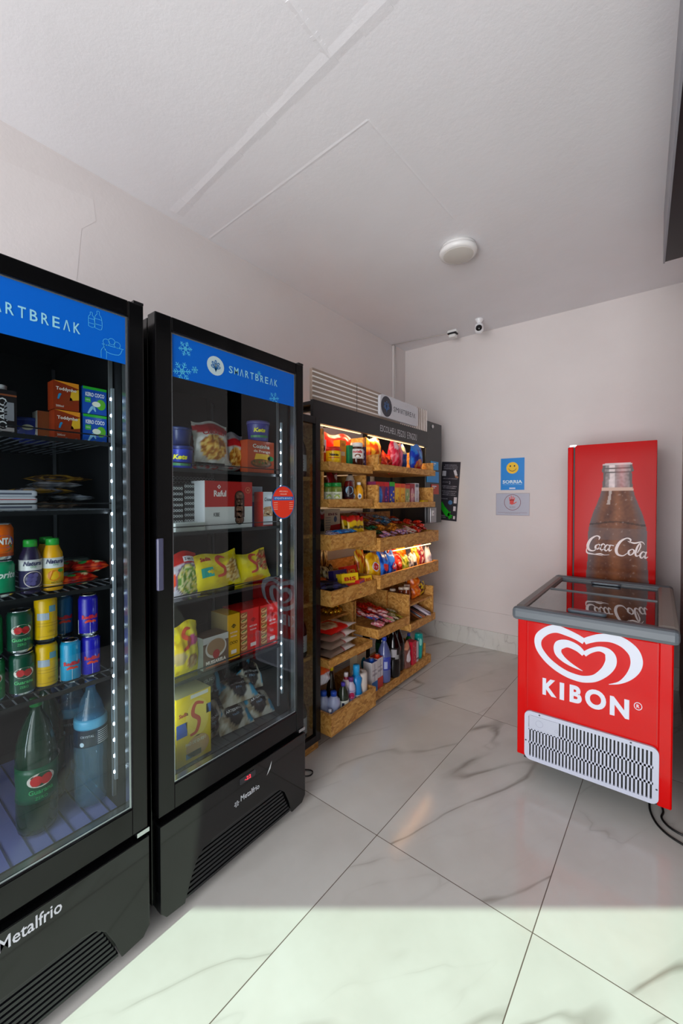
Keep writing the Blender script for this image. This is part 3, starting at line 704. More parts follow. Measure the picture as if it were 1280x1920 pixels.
# ================================================================= SNACK SHELF UNIT
u = empty('snack_shelf_frame', 'black shelving frame with illuminated black header holding the wooden trays', 'shelf', (0, 0, 0))
bk_ = '0d0d10:.35'
for y in (1.76, 2.78, 3.14): link('post', MB().box(-1.92, -1.875, y - .02, y + .02, 0, 1.95, bk_), u)
for z in (.35, .80, 1.10, 1.40, 1.77): link('cross_rail', MB().box(-1.90, -1.88, 1.78, 3.12, z, z + .03, bk_), u)
for y in (1.76, 2.215, 3.12): link('bracket_arm', MB().box(-1.875, -1.52, y - .01, y + .01, 1.90, 1.925, bk_), u)
link('header_board', MB().box(-1.52, -1.50, 1.68, 3.09, 1.822, 1.945, '121216:.35').box(-1.70, -1.52, 1.70, 3.08, 1.925, 1.945, '121216:.4'), u, bevel=.001)
p = face_x(-1.4994)
for tx, c, w in (('ESCOLHEU,', 2.47, .215), ('PEGOU', 2.655, .12), ('E', 2.748, .014), ('PAGOU', 2.83, .125)): link('header_lettering', MB().text(tx, c, 1.877, w, .050, p, 'c6c6cc:.4', .0), u)
sl = MB().box(-1.525, -1.505, 1.68, 3.075, 1.945, 2.118, '9c887a:.6'); wl_ = 'f2eae6:.5'
for i in range(6): z = 1.962 + i * .0265; sl.box(-1.505, -1.5025, 1.68, 2.62, z, z + .0085, wl_)
for i in range(15): y = 2.645 + i * .030; sl.box(-1.505, -1.5025, y, y + .010, 1.948, 2.118, wl_)
sl.box(-1.506, -1.5015, 2.092, 2.096, 1.945, 2.118, '6c5f58')
link('slat_panel', sl, u)
sg = empty('shop_sign', 'white rounded shop sign with dark round leaf emblem above the snack shelves', 'sign', (-1.50, 2.35, 2.0))
link('sign_plate', MB().prism(rrect(-.02, .52, -.045, .105, .03, 6), face_x(.022), (-.02, 0, 0), 'ccccd2:.35'), sg)
b = MB(); p = face_x(.0226); b.disc(.058, .030, .070, .070, p, '1c2030:.4', 32); leaf_logo(b, .058, .030, .038, face_x(.0230), '3f78b8', .004)
dk_ = '2c2c34:.4'; b.text('SM', .185, .030, .07, .034, p, dk_).text('Λ', .240, .030, .034, .034, p, dk_).text('RT', .286, .030, .05, .034, p, dk_).text('BRE', .365, .030, .09, .034, p, dk_).text('Λ', .430, .030, .030, .034, p, dk_).text('K', .465, .030, .024, .034, p, dk_)
link('sign_print', b, sg)
warm = 'ffd8a0:emit=1.6'
for y0_, y1_, z, x in ((1.76, 2.15, 1.818, -1.515), (2.24, 3.04, 1.818, -1.515), (2.45, 3.03, 1.040, -1.450)):
    link('led_strip', MB().box(x - .006, x + .006, y0_, y1_, z - .004, z, warm), u, label='thin warm white light strip')
    if z < 1.5: lamp('led_light', 'AREA', (-1.435, (y0_ + y1_) / 2, 1.05), 1.6, (1, .62, .25), (-.8, 0, -.6), u, shape='RECTANGLE', size=y1_ - y0_, size_y=.02)
    if z > 1.5: lamp('led_light', 'AREA', (-1.532, (y0_ + y1_) / 2, 1.921), 2.3 * (y1_ - y0_) / .4, (1, .70, .36), (-.25, 0, -1), u, shape='RECTANGLE', size=y1_ - y0_, size_y=.02)

T = .016
def osb_box(label, y0, y1, z0, lip, xf=-1.45, xb=-1.86, back=0, tall=0, xt=-1.58, slope=0, fh=None, name='wooden_tray'):
    """open tray: front lip, two sides (low in front, tall behind), floor that may rise to the back"""
    g = empty(name, label, 'tray', ((xf + xb) / 2, (y0 + y1) / 2, z0)); ox, oy = -(xf + xb) / 2, -(y0 + y1) / 2
    def L(b): b.v = [p + Vector((ox, oy, -z0)) for p in b.v]; return b
    link('front_board', L(MB().box(xf - T, xf, y0, y1, z0, z0 + lip, 'osb')), g)
    fh = lip if fh is None else fh; side = [(xf - T, z0), (xf - T, z0 + fh), (xt, z0 + fh + (.0 if tall else 0)), (xt, z0 + max(fh, tall)), (xb, z0 + max(fh, tall)), (xb, z0)]
    for y in (y0, y1 - T):
        b = MB().prism(side, lambda a, c, y=y: Vector((a, y, c)), (0, T, 0), 'osb'); link('side_board', L(b), g)
    b = MB(); zb = z0 + slope
    b.add([(xf - T, y0 + T, z0), (xf - T, y1 - T, z0), (xb, y1 - T, zb), (xb, y0 + T, zb), (xf - T, y0 + T, z0 + .012), (xf - T, y1 - T, z0 + .012), (xb, y1 - T, zb + .012), (xb, y0 + T, zb + .012)],
          [(0, 3, 2, 1), (4, 5, 6, 7), (0, 1, 5, 4), (1, 2, 6, 5), (2, 3, 7, 6), (3, 0, 4, 7)], 'osb'); link('bottom_board', L(b), g)
    if back: link('back_board', L(MB().box(xb, xb + T, y0 + T, y1 - T, zb + .012, z0 + back, 'osb')), g)
    return g
osb_box('wooden tray on the left column, topmost, holding tins and jars', 1.755, 2.195, 1.560, .048, tall=.235, xt=-1.50)
osb_box('wooden tray on the left column, second from the top, holding sauces', 1.755, 2.195, 1.352, .045, tall=.20, xt=-1.50, back=.19)
osb_box('deep wooden bin on the left column holding yellow sweet bags and blue packs', 1.74, 2.19, 1.112, .086, xf=-1.42, slope=.06, back=.20, tall=.12, xt=-1.60)
osb_box('deep wooden bin on the left column holding biscuits and chocolate boxes', 1.74, 2.19, .80, .085, xf=-1.42, slope=.04, back=.16, tall=.12, xt=-1.60)
osb_box('wooden box on the left column holding the red and white rice bags', 1.755, 2.195, .445, .045, tall=.27, xt=-1.60, back=.25, xf=-1.45)
osb_box('wooden floor box at the lower left holding cleaning products', 1.74, 2.19, .075, .12, xf=-1.42, tall=.12)
osb_box('wooden tray on the right column, topmost, holding snack bags', 2.235, 3.06, 1.582, .042, xf=-1.42, tall=.20, xt=-1.60, fh=.105)
osb_box('wooden tray on the right column, second from the top, holding a row of boxes', 2.235, 3.06, 1.335, .040, xf=-1.42, tall=.155, xt=-1.46, fh=.155)
osb_box('wide wooden bin on the right column heaped with small sweets', 2.21, 3.08, 1.062, .085, xf=-1.40, slope=.12, back=.23, tall=.14, xt=-1.62)
osb_box('wide wooden bin on the right column holding a row of snack bags', 2.21, 3.08, .820, .085, xf=-1.40, slope=.03, back=.14, tall=.085, xt=-1.62)
osb_box('tilted wooden bin of wrapped bars on the lower right column', 2.235, 2.66, .485, .060, xf=-1.43, slope=.11, back=.26, tall=.22, xt=-1.62)
osb_box('wooden shelf box with jars on its top board, lower right end', 2.675, 3.09, .42, .055, xf=-1.43, tall=.27, xt=-1.445, fh=.27, back=.27)
tag(link('wooden_shelf_board', MB().box(-1.84, -1.45, 2.692, 3.073, .60, .614, 'osb')), 'short wooden board carrying orange-lidded jars in the lower right shelf box', 'shelf')
tag(link('wooden_plinth', MB().box(-1.90, -1.50, 2.225, 3.16, .030, .095, 'osb')), 'long low wooden plinth on the floor under the large drink bottles', 'shelf')
tag(link('wooden_divider', MB().box(-1.88, -1.52, 3.085, 3.101, .096, .20, 'osb')), 'low wooden end board at the right end of the plinth', 'shelf')
# glass fronted cabinet between fridge and shelves
g = empty('glass_cabinet', 'narrow wooden cabinet with black framed glass door between fridge and snack shelves', 'cabinet', (0, 0, 0))
b = MB().box(-2.10, -1.52, 1.365, 1.381, .045, 1.83, 'osb').box(-2.10, -1.52, 1.70, 1.716, .045, 1.83, 'osb').box(-2.10, -1.52, 1.381, 1.70, 1.814, 1.83, 'osb').box(-2.10, -2.085, 1.381, 1.70, .045, 1.814, 'osb').box(-2.085, -1.52, 1.381, 1.70, .045, .06, 'osb')
link('cabinet_body', b, g)
for z in (.50, .80, 1.18, 1.50): link('cabinet_shelf', MB().box(-2.08, -1.53, 1.382, 1.699, z, z + .02, 'osb'), g)
link('plinth', MB().box(-2.1, -1.50, 1.365, 1.72, 0, .042, 'osb'), g)
b = MB().box(-1.515, -1.49, 1.36, 1.40, .045, 1.85, '0f0f13:.25').box(-1.515, -1.49, 1.69, 1.73, .045, 1.85, '0f0f13:.25').box(-1.515, -1.49, 1.40, 1.69, 1.81, 1.85, '0f0f13:.25').box(-1.515, -1.49, 1.40, 1.69, .045, .085, '0f0f13:.25')
dr = link('door_frame', b, g, bevel=.002); link('glass_pane', MB().rect(1.40, 1.69, .085, 1.81, face_x(-1.503), 'glass'), g)
# ================================================================= PRODUCT BUILDERS (fronts look along local -y, origin at the base)
def carton(w, d, h, col, top=None, side=None, art=None):
    b = MB(); b.box(-w / 2, w / 2, -d / 2, d / 2, 0, h, col)
    b.m[-6:] = [side or col, side or col, col, col, col, top or col]
    # faces order: x0, x1, y0 (front), y1, z0, z1
    if art: art(b, flat(-d / 2 - .0006), w, h)
    return b
def can(r, h, bands, art=None, lid='c9ccd0:.25:1'):
    """bands: [(fraction, colour)...] from the base up"""
    prof = [(r * .78, 0, lid), (r * .86, .003, lid), (r, .012, bands[0][1])]; z = 0
    for k, (f, c) in enumerate(bands[:-1]):
        z = .012 + (h - .026) * f; prof.append((r, z, bands[k + 1][1]))
    prof += [(r, h - .014, bands[-1][1]), (r * .84, h - .003, lid)]
    b = MB().lathe(prof, lid, 28)
    if art: art(b, cyl(r))
    t = MB().lathe([(r * .84, h - .003), (r * .86, h), (r * .82, h), (r * .80, h - .004), (.001, h - .004)], lid, 28)
    t.box(-.003, .003, -.012, .006, h - .004, h - .002, lid)
    return [('can_body', b), ('lid', t)]
def bottle(prof, col, cap, cap_r, cap_h, label=None, art=None, n=28, liquid=None):
    """prof: (r, z); label: (z0, z1, colour)"""
    top = prof[-1][1]
    out = [('bottle_body', MB().lathe(prof, col, n))]
    if liquid: out.append(('liquid', MB().lathe([(r * .93, z) for r, z in prof[:-1] if z > .002 or 1], liquid, n)))
    c = MB().lathe([(cap_r, top - .004), (cap_r * 1.02, top + cap_h * .8), (cap_r * .92, top + cap_h)], cap, 20)
    out.append(('cap', c))
    if label:
        z0, z1, lc = label
        def rad(z):
            for (a, b_), (c_, d_) in zip(prof, prof[1:]):
                if b_ <= z <= d_: return a + (c_ - a) * (z - b_) / max(d_ - b_, 1e-6)
            return prof[0][0]
        zz = [z0 + (z1 - z0) * i / 6 for i in range(7)]
        lb = MB().lathe([(rad(z) + .0012, z) for z in zz], lc, n)
        if art: art(lb, cyl(max(rad(z) for z in zz), .0022))
        out.append(('label_wrap', lb))
    elif art: art(out[0][1], cyl(max(r for r, z in prof)))
    return out
def pouch(w, h, t, paint, seed=0, nu=20, nv=24, text=None, standing=False, seal=.05, pinch=.05):
    """filled film bag standing upright: thickness t along y"""
    r = random.Random(seed); ph = [r.uniform(0, 6.28) for _ in range(6)]
    def th(s, q):
        a = 1 - abs(2 * s - 1) ** 2.6; b_ = (q if q < .5 else 1 - q) * 2
        if standing: b_ = 1 if q < .5 else (1 - q) * 2
        b_ = max(0, (b_ - seal * 1.4)) ** .5
        wr = 1 + .10 * math.sin(9 * s + 5 * q + ph[0]) + .08 * math.sin(17 * q + 6 * s + ph[1]) + .05 * math.sin(31 * s + ph[2])
        return t / 2 * max(a, 0) ** .55 * min(1, b_ * 1.25) * wr + .0008
    def xx(s, q): return (s - .5) * w * (1 - pinch * math.sin(math.pi * q) + .012 * math.sin(40 * q + ph[3]))
    def zz(s, q): return q * h + (.010 * math.sin(7 * s + ph[4]) * q * (h / .2))
    b = MB()
    b.grid(nu, nv, lambda s, q: Vector((xx(s, q), -th(s, q), zz(s, q))), paint, 'film')
    b.grid(nu, nv, lambda s, q: Vector((xx(1 - s, q), th(1 - s, q), zz(1 - s, q))), lambda s, q: paint(1 - s, q), 'film')
    if text:
        def pl(u, v):
            s = min(max(u / w + .5, 0), 1); q = min(max(v / h, 0), 1); return Vector((xx(s, q), -th(s, q) - .0025, zz(s, q)))
        text(b, pl)
    return b
def bands(*st):                              # horizontal bands: (upto, colour)
    def f(s, q):
        for u, c in st:
            if q <= u: return c
        return st[-1][1]
    return f
def blotch(base, cols, sc=7, seed=0, th=.12, edge=None):
    def f(s, q):
        if edge and (q < .07 or q > .93): return edge
        n = MN.noise((s * sc + seed * 3.1, q * sc + seed, seed * 1.7))
        if n > th: return cols[0]
        if len(cols) > 1 and n < -th: return cols[1]
        return base
    return f
def over(f, *shapes):                        # shapes: (cx, cy, rx, ry, colour)
    def g(s, q):
        for cx, cy, rx, ry, c in shapes[::-1]:
            if ((s - cx) / rx) ** 2 + ((q - cy) / ry) ** 2 < 1: return c(s, q) if callable(c) else c
        return f(s, q)
    return g
def lying(b, t):                             # lay an upright pouch on its back: front looks up, top edge away (+y)
    m = Matrix.Translation((0, 0, t / 2 * 1.2)) @ Matrix.Rotation(R(-90), 4, 'X')
    b.v = [m @ p for p in b.v]; return b
def jar(r, h, col, capc, lid_h=.018, label=None, art=None, neck=.85):
    prof = [(r * .85, 0), (r, .006), (r, h * .72), (r * neck, h * .86), (r * neck, h - lid_h)]
    return bottle(prof, col, capc, r * neck * 1.05, lid_h, label, art, 24)
def tub(rx, ry, h, col, lidc, art=None):
    b = MB().lathe([(rx * .86, 0), (rx * .97, h * .8), (rx * .97, h * .86)], col, 32, 1, ry / rx)
    l = MB().lathe([(rx, h * .84), (rx * 1.02, h * .88), (rx * 1.0, h * .97), (rx * .93, h), (rx * .86, h - .002)], lidc, 32, 1, ry / rx)
    if art: art(b, cyl(rx * .97, .001))
    return [('tub_body', b), ('lid', l)]

X1 = -1.40
# ================================================================= DRINKS FRIDGE (left): products
S1, S2, S3, S4, SD = 1.577, 1.368, 1.132, .846, .409
def a(b, p, w, h):
    b.text('OARO', -w * .12, h * .45, .085, .022, lambda u, v: p(-(v - h * .45) * .9 - w * .0, h * .45 + (u + w * .12)), 'd8d8dc', .01)
    b.rect(-w / 2, w / 2, h * .86, h * .9, p, '8a4a2a').rect(w * .05, w * .4, h * .3, h * .72, p, '8a8a92').rect(-w * .4, w * .4, h * .05, h * .14, p, 'a8a0a0')
c = carton(.062, .06, .118, '1c1618:.4', art=a); k = MB().lathe([(.016, .118), (.017, .132), (.015, .134)], 'e0e0e4:.35', 20)
place('drink_carton', 'carton', 'black drink carton with white cap and sideways lettering on the top fridge shelf', [('carton_body', c), ('cap', k)], (-1.43, .315, S1))
place('margarine_tub', 'tub', 'dark blue oval tub on the top shelf left of the brown cartons', tub(.058, .04, .062, '1c2f8c:.35', '24409c:.35', lambda b, p: b.disc(-.02, .03, .014, .008, p, 'c8c8b0').rect(.01, .04, .022, .04, p, 'd0d4e4')), (-1.50, .402, S1))
place('margarine_tub', 'tub', 'orange and blue tub stacked behind the dark blue oval tub', tub(.045, .04, .06, '27306e:.35', '9a4a1c:.35'), (-1.60, .44, S1))
def toddy(b, p, w, h):
    b.poly([(-w / 2, h), (w / 2, h), (w / 2, h * .82), (-w * .3, h * .97)], p, 'e89020').poly([(w * .12, h * .35), (w / 2, h * .42), (w / 2, h * .8), (w * .2, h * .7)], p, 'e8b428')
    b.text('Toddynho', 0, h * .72, w * .82, h * .16, p, 'a01818', .05).text('Toddynho', 0, h * .72, w * .8, h * .15, lambda u, v: p(u, v) + Vector((0, -.0003, 0)), 'f4ece4', .02)
    b.ribbon([(-w * .32, h * .36, .004), (-w * .26, h * .52, .006), (-w * .2, h * .54, .004)], p, '2088c0').disc(w * .05, h * .34, w * .2, h * .17, p, '8a3410')
    b.text('200ml', -w * .26, h * .12, w * .3, h * .07, p, 'e8e0d8')
for i, (x, y, z, lb) in enumerate(((X1 - .005, .4625, S1, 'brown chocolate drink carton, lower one of the front pair on the top shelf'), (X1 - .005, .460, S1 + .084, 'brown chocolate drink carton on top of another, with red lettering'))):
    place('chocolate_milk_carton', 'carton', lb, [('carton_body', carton(.066, .045, .082, '8e3010:.35', top='c87818', art=toddy))], (x, y, z), group='brown chocolate drink cartons')
place('chocolate_milk_carton', 'carton', 'brown and white chocolate drink carton half hidden behind the front pair', [('carton_body', carton(.066, .045, .082, '8c4a28:.35', top='d8d0c4', side='e4dcd0'))], (-1.465, .438, S1), group='brown chocolate drink cartons')
def kero(b, p, w, h):
    b.rect(-w / 2, w / 2, h * .9, h, p, '28b030').text('KERO COCO', 0, h * .72, w * .8, h * .15, p, 'f0f4f8', .03).rect(-w * .42, -w * .18, h * .42, h * .6, p, '40b840')
    b.disc(w * .25, h * .38, w * .2, h * .2, p, '58b41c').disc(w * .05, h * .38, w * .18, h * .1, lambda u, v: p(u, v) + Vector((0, -.0004, 0)), 'e8ecd8')
    b.ribbon([(-w * .3, 0, .004), (-w * .1, h * .25, .009), (w * .02, h * .1, .003)], p, '90c8e8').text('100%', -w * .3, h * .51, w * .18, h * .06, lambda u, v: p(u, v) + Vector((0, -.0004, 0)), 'e8f4e8')
for z, lb in ((S1, 'blue and green coconut water carton, lower of the stacked pair'), (S1 + .084, 'blue and green coconut water carton, upper of the stacked pair')):
    place('coconut_water_carton', 'carton', lb, [('carton_body', carton(.067, .045, .082, '1450b4:.35', top='28b030', art=kero))], (X1 - .005, .5375, z), group='stacked coconut water cartons')
# second shelf: flat packs
for i, (cx, lb) in enumerate((('b9bcc4:.4', 'grey flat tray at the bottom of the left stack on the second shelf'), ('d4d6de:.4', 'white flat tray with a red line in the left stack'), ('c4c8d4:.4', 'pale flat tray on top of the left stack'))):
    b = MB().rbox(-.055, .055, -.07, .07, 0, .018, cx, .008)
    if i == 1: b.rect(-.05, .05, .010, .012, flat(-.0706), 'b03028')
    else: b.rect(-.03, .04, .006, .011, flat(-.0706), '5a6070')
    place('flat_food_tray', 'tray pack', lb, [('pack', b)], (-1.45, .332, S2 + i * .0185), group='stack of flat trays')
pk = [('6a5040', ['8a7464', '3c302c'], 'brown flat packet lying at the bottom of the loose heap'), ('7c8490', ['a4acb8', '4a5058'], 'grey silver flat packet in the loose heap'), ('54403c', ['c09030', '8c8c94'], 'brown and yellow flat packet in the loose heap'), ('8890a0', ['b8bcc8', '5c6470'], 'pale grey flat packet on top of the loose heap'), ('9a6c28', ['d0a038', '4c3828'], 'mustard flat packet at the right of the loose heap')]
for i, (c0, cs, lb) in enumerate(pk):
    b = lying(pouch(.13, .15, .022, blotch(c0, cs, 5, i, .1), i, 14, 14), .022)
    place('flat_packet', 'packet', lb, [('packet', b)], (-1.43 - .01 * i, (.47, .49, .455, .465, .505)[i], S2 + .001 + i * .0205), rz=90 + (8, -12, 20, -6, 14)[i], group='heap of flat packets')
# third shelf
def fanta(b, p): b.disc(0, .052, .03, .018, p, '1c50b0').text('FANTA', 0, .053, .055, .020, lambda u, v: p(u, v) * 1.0, 'f4f4f4', .05) if 0 else b.disc(.004, .052, .028, .017, p, '1c50b0').disc(.002, .036, .024, .012, p, '2a7a3a').text('FANTA', 0, .053, .052, .018, cyl(.033, .0014), 'f4f4f4', .05)
def sprite(b, p): b.text('Sprite', .006, .06, .052, .024, cyl(.033, .0012), 'e8f8f0', .03, .25)
place('soda_can', 'can', 'green soda can under the orange can at the left edge of the third shelf', can(.033, .1, [(1, '109a68:.3')], sprite), (-1.42, .308, S3), group='stacked soda cans')
place('soda_can', 'can', 'orange soda can with blue badge, stacked on the green one', can(.033, .1, [(.12, 'b84c10:.3'), (1, 'f06a10:.3')], fanta), (-1.42, .306, S3 + .1005), group='stacked soda cans')
def juice_prof(r, h): return [(r * .92, 0), (r, .006), (r, h * .62), (r * .96, h * .72), (r * .66, h * .86), (r * .55, h * .90), (r * .55, h * .905)]
def nat(kind):
    def f(b, p):
        z = .072; b.text('Natural', 0, .086, .045, .013, p, '28285a', .03, .25).text('ONE', .0, .076, .014, .005, p, '28a048')
        if kind:
            for i in range(9): b.disc(-.012 + (i % 3) * .011 + (i // 3) * .003, .030 + (i // 3) * .011, .0065, .0065, p, ('4c4480', '6c64a0', '383060')[i % 3], 12)
            b.ring(0, .041, .022, .002, p, 'e0d0c8', 20)
        else: b.disc(-.004, .045, .016, .016, p, 'e88a10').disc(.012, .058, .008, .005, cyl(.026, .003), '38a038'); b.text('NO SUGAR', .004, .024, .03, .005, p, '4c3010')
    return f
def natural(kind, h=.150):
    cl = '2c2444:.25' if kind else 'f0b010:.3'
    pr = juice_prof(.026, h); o_ = bottle(pr, cl, '28a83c:.35', .0165, .016, (.018, .096, 'e8eaea:.4'), None)
    lb = o_[-1][1]
    q = MB().lathe([(.0274, .019), (.0274, .066)], '3c3860:.35' if kind else 'f6c21a:.35', 28); nat(kind)(q, cyl(.0274, .0012)); q.v = [Vector((p.x, p.y, p.z)) for p in q.v]
    o_.append(('label_print', q)); return o_
place('juice_bottle', 'bottle', 'small dark grape juice bottle with green cap on the third shelf', natural(1), (-1.415, .376, S3), group='green-capped juice bottles')
place('juice_bottle', 'bottle', 'small yellow orange-juice bottle with green cap on the third shelf', natural(0), (-1.415, .430, S3), group='green-capped juice bottles')
place('juice_bottle', 'bottle', 'second orange-juice bottle standing behind the front yellow one', natural(0), (-1.475, .432, S3), group='green-capped juice bottles')
place('grey_food_tray', 'tray pack', 'translucent grey tray pack deep on the third shelf behind the red packs', [('pack', MB().rbox(-.05, .05, -.04, .04, 0, .062, '5c6c68:.4', .02))], (-1.60, .548, S3))
for i, (y, z, rz, lb) in enumerate(((.502, 0, 100, 'red wrapped snack bar, lower one in front on the third shelf'), (.530, .034, 74, 'red wrapped snack bar lying slanted on top'), (.508, .030, 96, 'red wrapped snack bar pushed back behind the slanted one'))):
    b = lying(pouch(.105, .055, .032, over(blotch('c01c10', ['e0501c', '901008'], 6, i, .2), (.7, .5, .14, .3, 'e8e0a8'), (.3, .4, .1, .2, '289848')), i + 20, 18, 12), .032)
    place('snack_bar', 'snack', lb, [('wrapper', b)], ((-1.40, -1.41, -1.47)[i], y, S3 + z), rz=rz, group='red snack bars')
# fourth shelf
def guar(b, p):
    b.disc(0, .068, .024, .015, p, 'e4dcd0', 24).disc(-.008, .068, .0095, .010, cyl(.0305, .0012), 'c01c20', 16).disc(.009, .067, .0095, .010, cyl(.0305, .0012), 'c01c20', 16)
    b.ribbon([(.010, .078, .003), (.022, .085, .004), (.026, .078, .001)], cyl(.0305, .0012), '20783c'); b.text('Guarana', 0, .042, .045, .010, p, '58c878', .02).text('ZERO', 0, .028, .02, .007, p, '58c878')
for i, (x, y, z, lb) in enumerate(((-1.425, .356, 0, 'dark green can with red fruit emblem, lower of the full stack in front'), (-1.425, .352, .1205, 'dark green can with red fruit emblem, upper of the full stack in front'), (-1.43, .288, 0, 'green can cut by the left picture edge, lower one'), (-1.43, .284, .1205, 'green can cut by the left picture edge, upper one'))):
    col = '0c4a34:.28' if i < 2 else '0f8a48:.3'
    place('guarana_can', 'can', lb, can(.0305, .12, [(1, col)], guar), (x, y, S4 + z), rz=84, group='stacked dark green cans')
def yel(b, p):
    b.rect(-.03, .0, .068, .088, p, 'a8b4c4', 6); b.rect(.0, .018, .09, .108, p, '6aa0b0', 4)
    for z in (.02, .05, .058): b.rect(-.03, .03, z, z + .0012, p, 'a88810', 8)
    b.text('LEMON', .006, .034, .02, .006, p, 'a88810')
for z, lb in ((0, 'tall yellow can, lower one of the stack of two'), (.1355, 'tall yellow can, upper one of the stack of two')):
    place('yellow_can', 'can', lb, can(.028, .135, [(1, 'e6b800:.28')], yel, '3c3c40:.3:.6'), (-1.42, .413, S4 + z), group='tall yellow cans')
def rb(c1, c2):
    def f(b, p):
        b.poly([(-.04, .008), (.0, .008), (.0, .052), (-.04, .052)], p, 'c8ccd0'); b.poly([(.0, .118), (.040, .118), (.040, .058), (.0, .058)], p, c2)
        b.text('RedBull', 0, .062, .044, .012, cyl(.026, .0014), 'd01c28', .05); b.ribbon([(-.014, .045, .004), (-.004, .050, .008), (.006, .046, .003)], cyl(.026, .0014), 'd8381c').ribbon([(.016, .045, .004), (.008, .049, .007), (.002, .045, .003)], cyl(.026, .0014), 'd8381c')
    return f
for x, y, z, c, c2, lb in ((-1.405, .470, 0, '1c9ac8:.25', '50b8e0', 'light blue slim energy drink can in front on the fourth shelf'), (-1.405, .5255, 0, '2420b8:.25', '3038d0', 'violet-blue slim energy drink can, lower one at the right'), (-1.405, .520, .1285, '2018a8:.25', '2830c0', 'violet-blue slim energy drink can standing on another'), (-1.46, .472, 0, '1a4c74:.3', '24587c', 'dim blue slim energy can behind the light blue one, lower'), (-1.46, .470, .1285, '1c5c88:.3', '2a6c94', 'dim blue slim energy can behind the light blue one, upper')):
    place('energy_drink_can', 'can', lb, can(.0262, .128, [(.42, c), (1, c)], rb(c, c2)), (x, y, S4 + z), rz=82, group='slim energy drink cans')
# bottom deck
def bigprof(r, h): return [(r * .55, 0), (r * .92, .010), (r, .03), (r, h * .30), (r * .94, h * .36), (r, h * .42), (r, h * .62), (r * .93, h * .72), (r * .62, h * .86), (r * .30, h * .95), (r * .28, h)]
def g2(b, p):
    b.disc(0, .17, .034, .021, p, 'e8e0d4', 24).disc(-.012, .17, .014, .015, cyl(.052, .004), 'd02424', 18).disc(.012, .169, .014, .015, cyl(.052, .004), 'd02424', 18); b.text('Guarana', 0, .138, .06, .014, p, '30b068', .02).text('ZERO', 0, .118, .03, .009, p, '30b068')
place('soda_bottle', 'bottle', 'large dark green soda bottle with red fruit emblem on the fridge floor', bottle(bigprof(.052, .375), '0a3424:.12', '1c7a3c:.35', .016, .02, (.105, .205, '0d5a3c:.3'), g2), (-1.47, .400, SD + .001), rz=86, group='large bottles on the fridge floor')
place('soda_bottle', 'bottle', 'large dark green soda bottle half hidden at the left picture edge', bottle(bigprof(.052, .375), '0a3424:.12', '1c7a3c:.35', .016, .02, (.105, .205, '0d5a3c:.3'), g2), (-1.58, .455, SD + .001), rz=80, group='large bottles on the fridge floor')
def w2(b, p):
    b.rect(-.05, .0, .205, .252, p, '1c2c3c', 6).text('CRYSTAL', -.022, .238, .036, .007, cyl(.048, .004), 'c8d8e4').disc(-.036, .214, .006, .007, cyl(.048, .004), 'c8e0f0', 12)
    for i in range(7): b.rect(.006, .044, .206 + i * .0065, .209 + i * .0065, p, 'd0d8e0', 4)
def water(lblc='2f86b8:.3'):
    o_ = bottle(bigprof(.048, .385), 'blue_water', '1c4f8c:.35', .0155, .02, (.202, .278, '14304a:.35'), w2)
    o_.append(('label_band', MB().lathe([(.0478, .256), (.0484, .262), (.0482, .278), (.0465, .285)], '5fb4dc:.3', 28))); return o_
place('water_bottle', 'bottle', 'large clear blue water bottle with pale band, in front on the fridge floor', water(), (-1.46, .545, SD + .001), rz=84, group='large bottles on the fridge floor')
place('water_bottle', 'bottle', 'large clear blue water bottle behind and left of the front one', water(), (-1.585, .535, SD + .001), rz=84, group='large bottles on the fridge floor')
def drop(b, p): b.disc(.004, .25, .014, .016, p, '9ac0e0', 20).poly([(-.008, .258), (.004, .29), (.016, .258)], p, '9ac0e0'); b.text('AQUA', -.032, .25, .04, .012, lambda u, v: p(-.032 - (v - .25), .25 + (u + .032)), 'a8c4e4', .02)
place('water_bottle', 'bottle', 'dark blue labelled bottle with a white drop, between the green and the clear bottle', bottle(bigprof(.05, .37), '1c3a6c:.2', '1c4f8c:.35', .0155, .02, (.20, .30, '1838a0:.3'), drop), (-1.66, .50, SD + .001), rz=78, group='large bottles on the fridge floor')
place('soda_bottle', 'bottle', 'dark bottle with a barcode label deep at the back of the fridge floor', bottle(bigprof(.048, .36), '0c1420:.2', '202428:.35', .0155, .02, (.20, .28, '10141c:.35'), lambda b, p: [b.rect(.0, .022, .21 + i * .008, .214 + i * .008, p, 'c0c4c8', 3) for i in range(8)]), (-1.77, .60, SD + .001), rz=80, group='large bottles on the fridge floor')

# ================================================================= FROZEN FOOD FRIDGE: products
_place = place
def place(name, cat, label, parts, loc, rz=90, **k): return _place(name, cat, label, parts, loc, rz=58 if cat == 'tub' and rz == 90 else rz, **k)
F1, F2, F3, F4, FD = 1.512, 1.280, 1.030, .739, .409
tb = lambda b, p: b.text('Kets', .0, .042, .05, .018, p, 'd8d020', .05, .2).rect(-.04, .04, .01, .02, p, '3c7c50', 6)
place('ice_cream_tub', 'tub', 'blue round tub with yellow script at the left of the top freezer shelf', tub(.045, .045, .085, '2038a8:.35', '1c2c6c:.35', tb), (-1.43, .852, F1), group='blue round tubs')
place('ice_cream_tub', 'tub', 'dark blue tub stacked on the left blue tub', tub(.045, .045, .07, '1c2858:.35', '20305c:.35'), (-1.44, .852, F1 + .0855), group='blue round tubs')
place('ice_cream_tub', 'tub', 'purple-blue round tub with yellow script on top of the orange chicken box', tub(.05, .045, .085, '3c3c84:.35', '54508c:.35', tb), (-1.40, 1.205, F1 + .1415), group='blue round tubs')
nug = over(blotch('d8d4cc', ['c4bcb0', 'e8e4dc'], 6, 2, .15), (.5, .36, .40, .30, blotch('d89838', ['f0c468', 'a86018'], 12, 3, .12)), (.5, .83, .6, .12, 'b01820'))
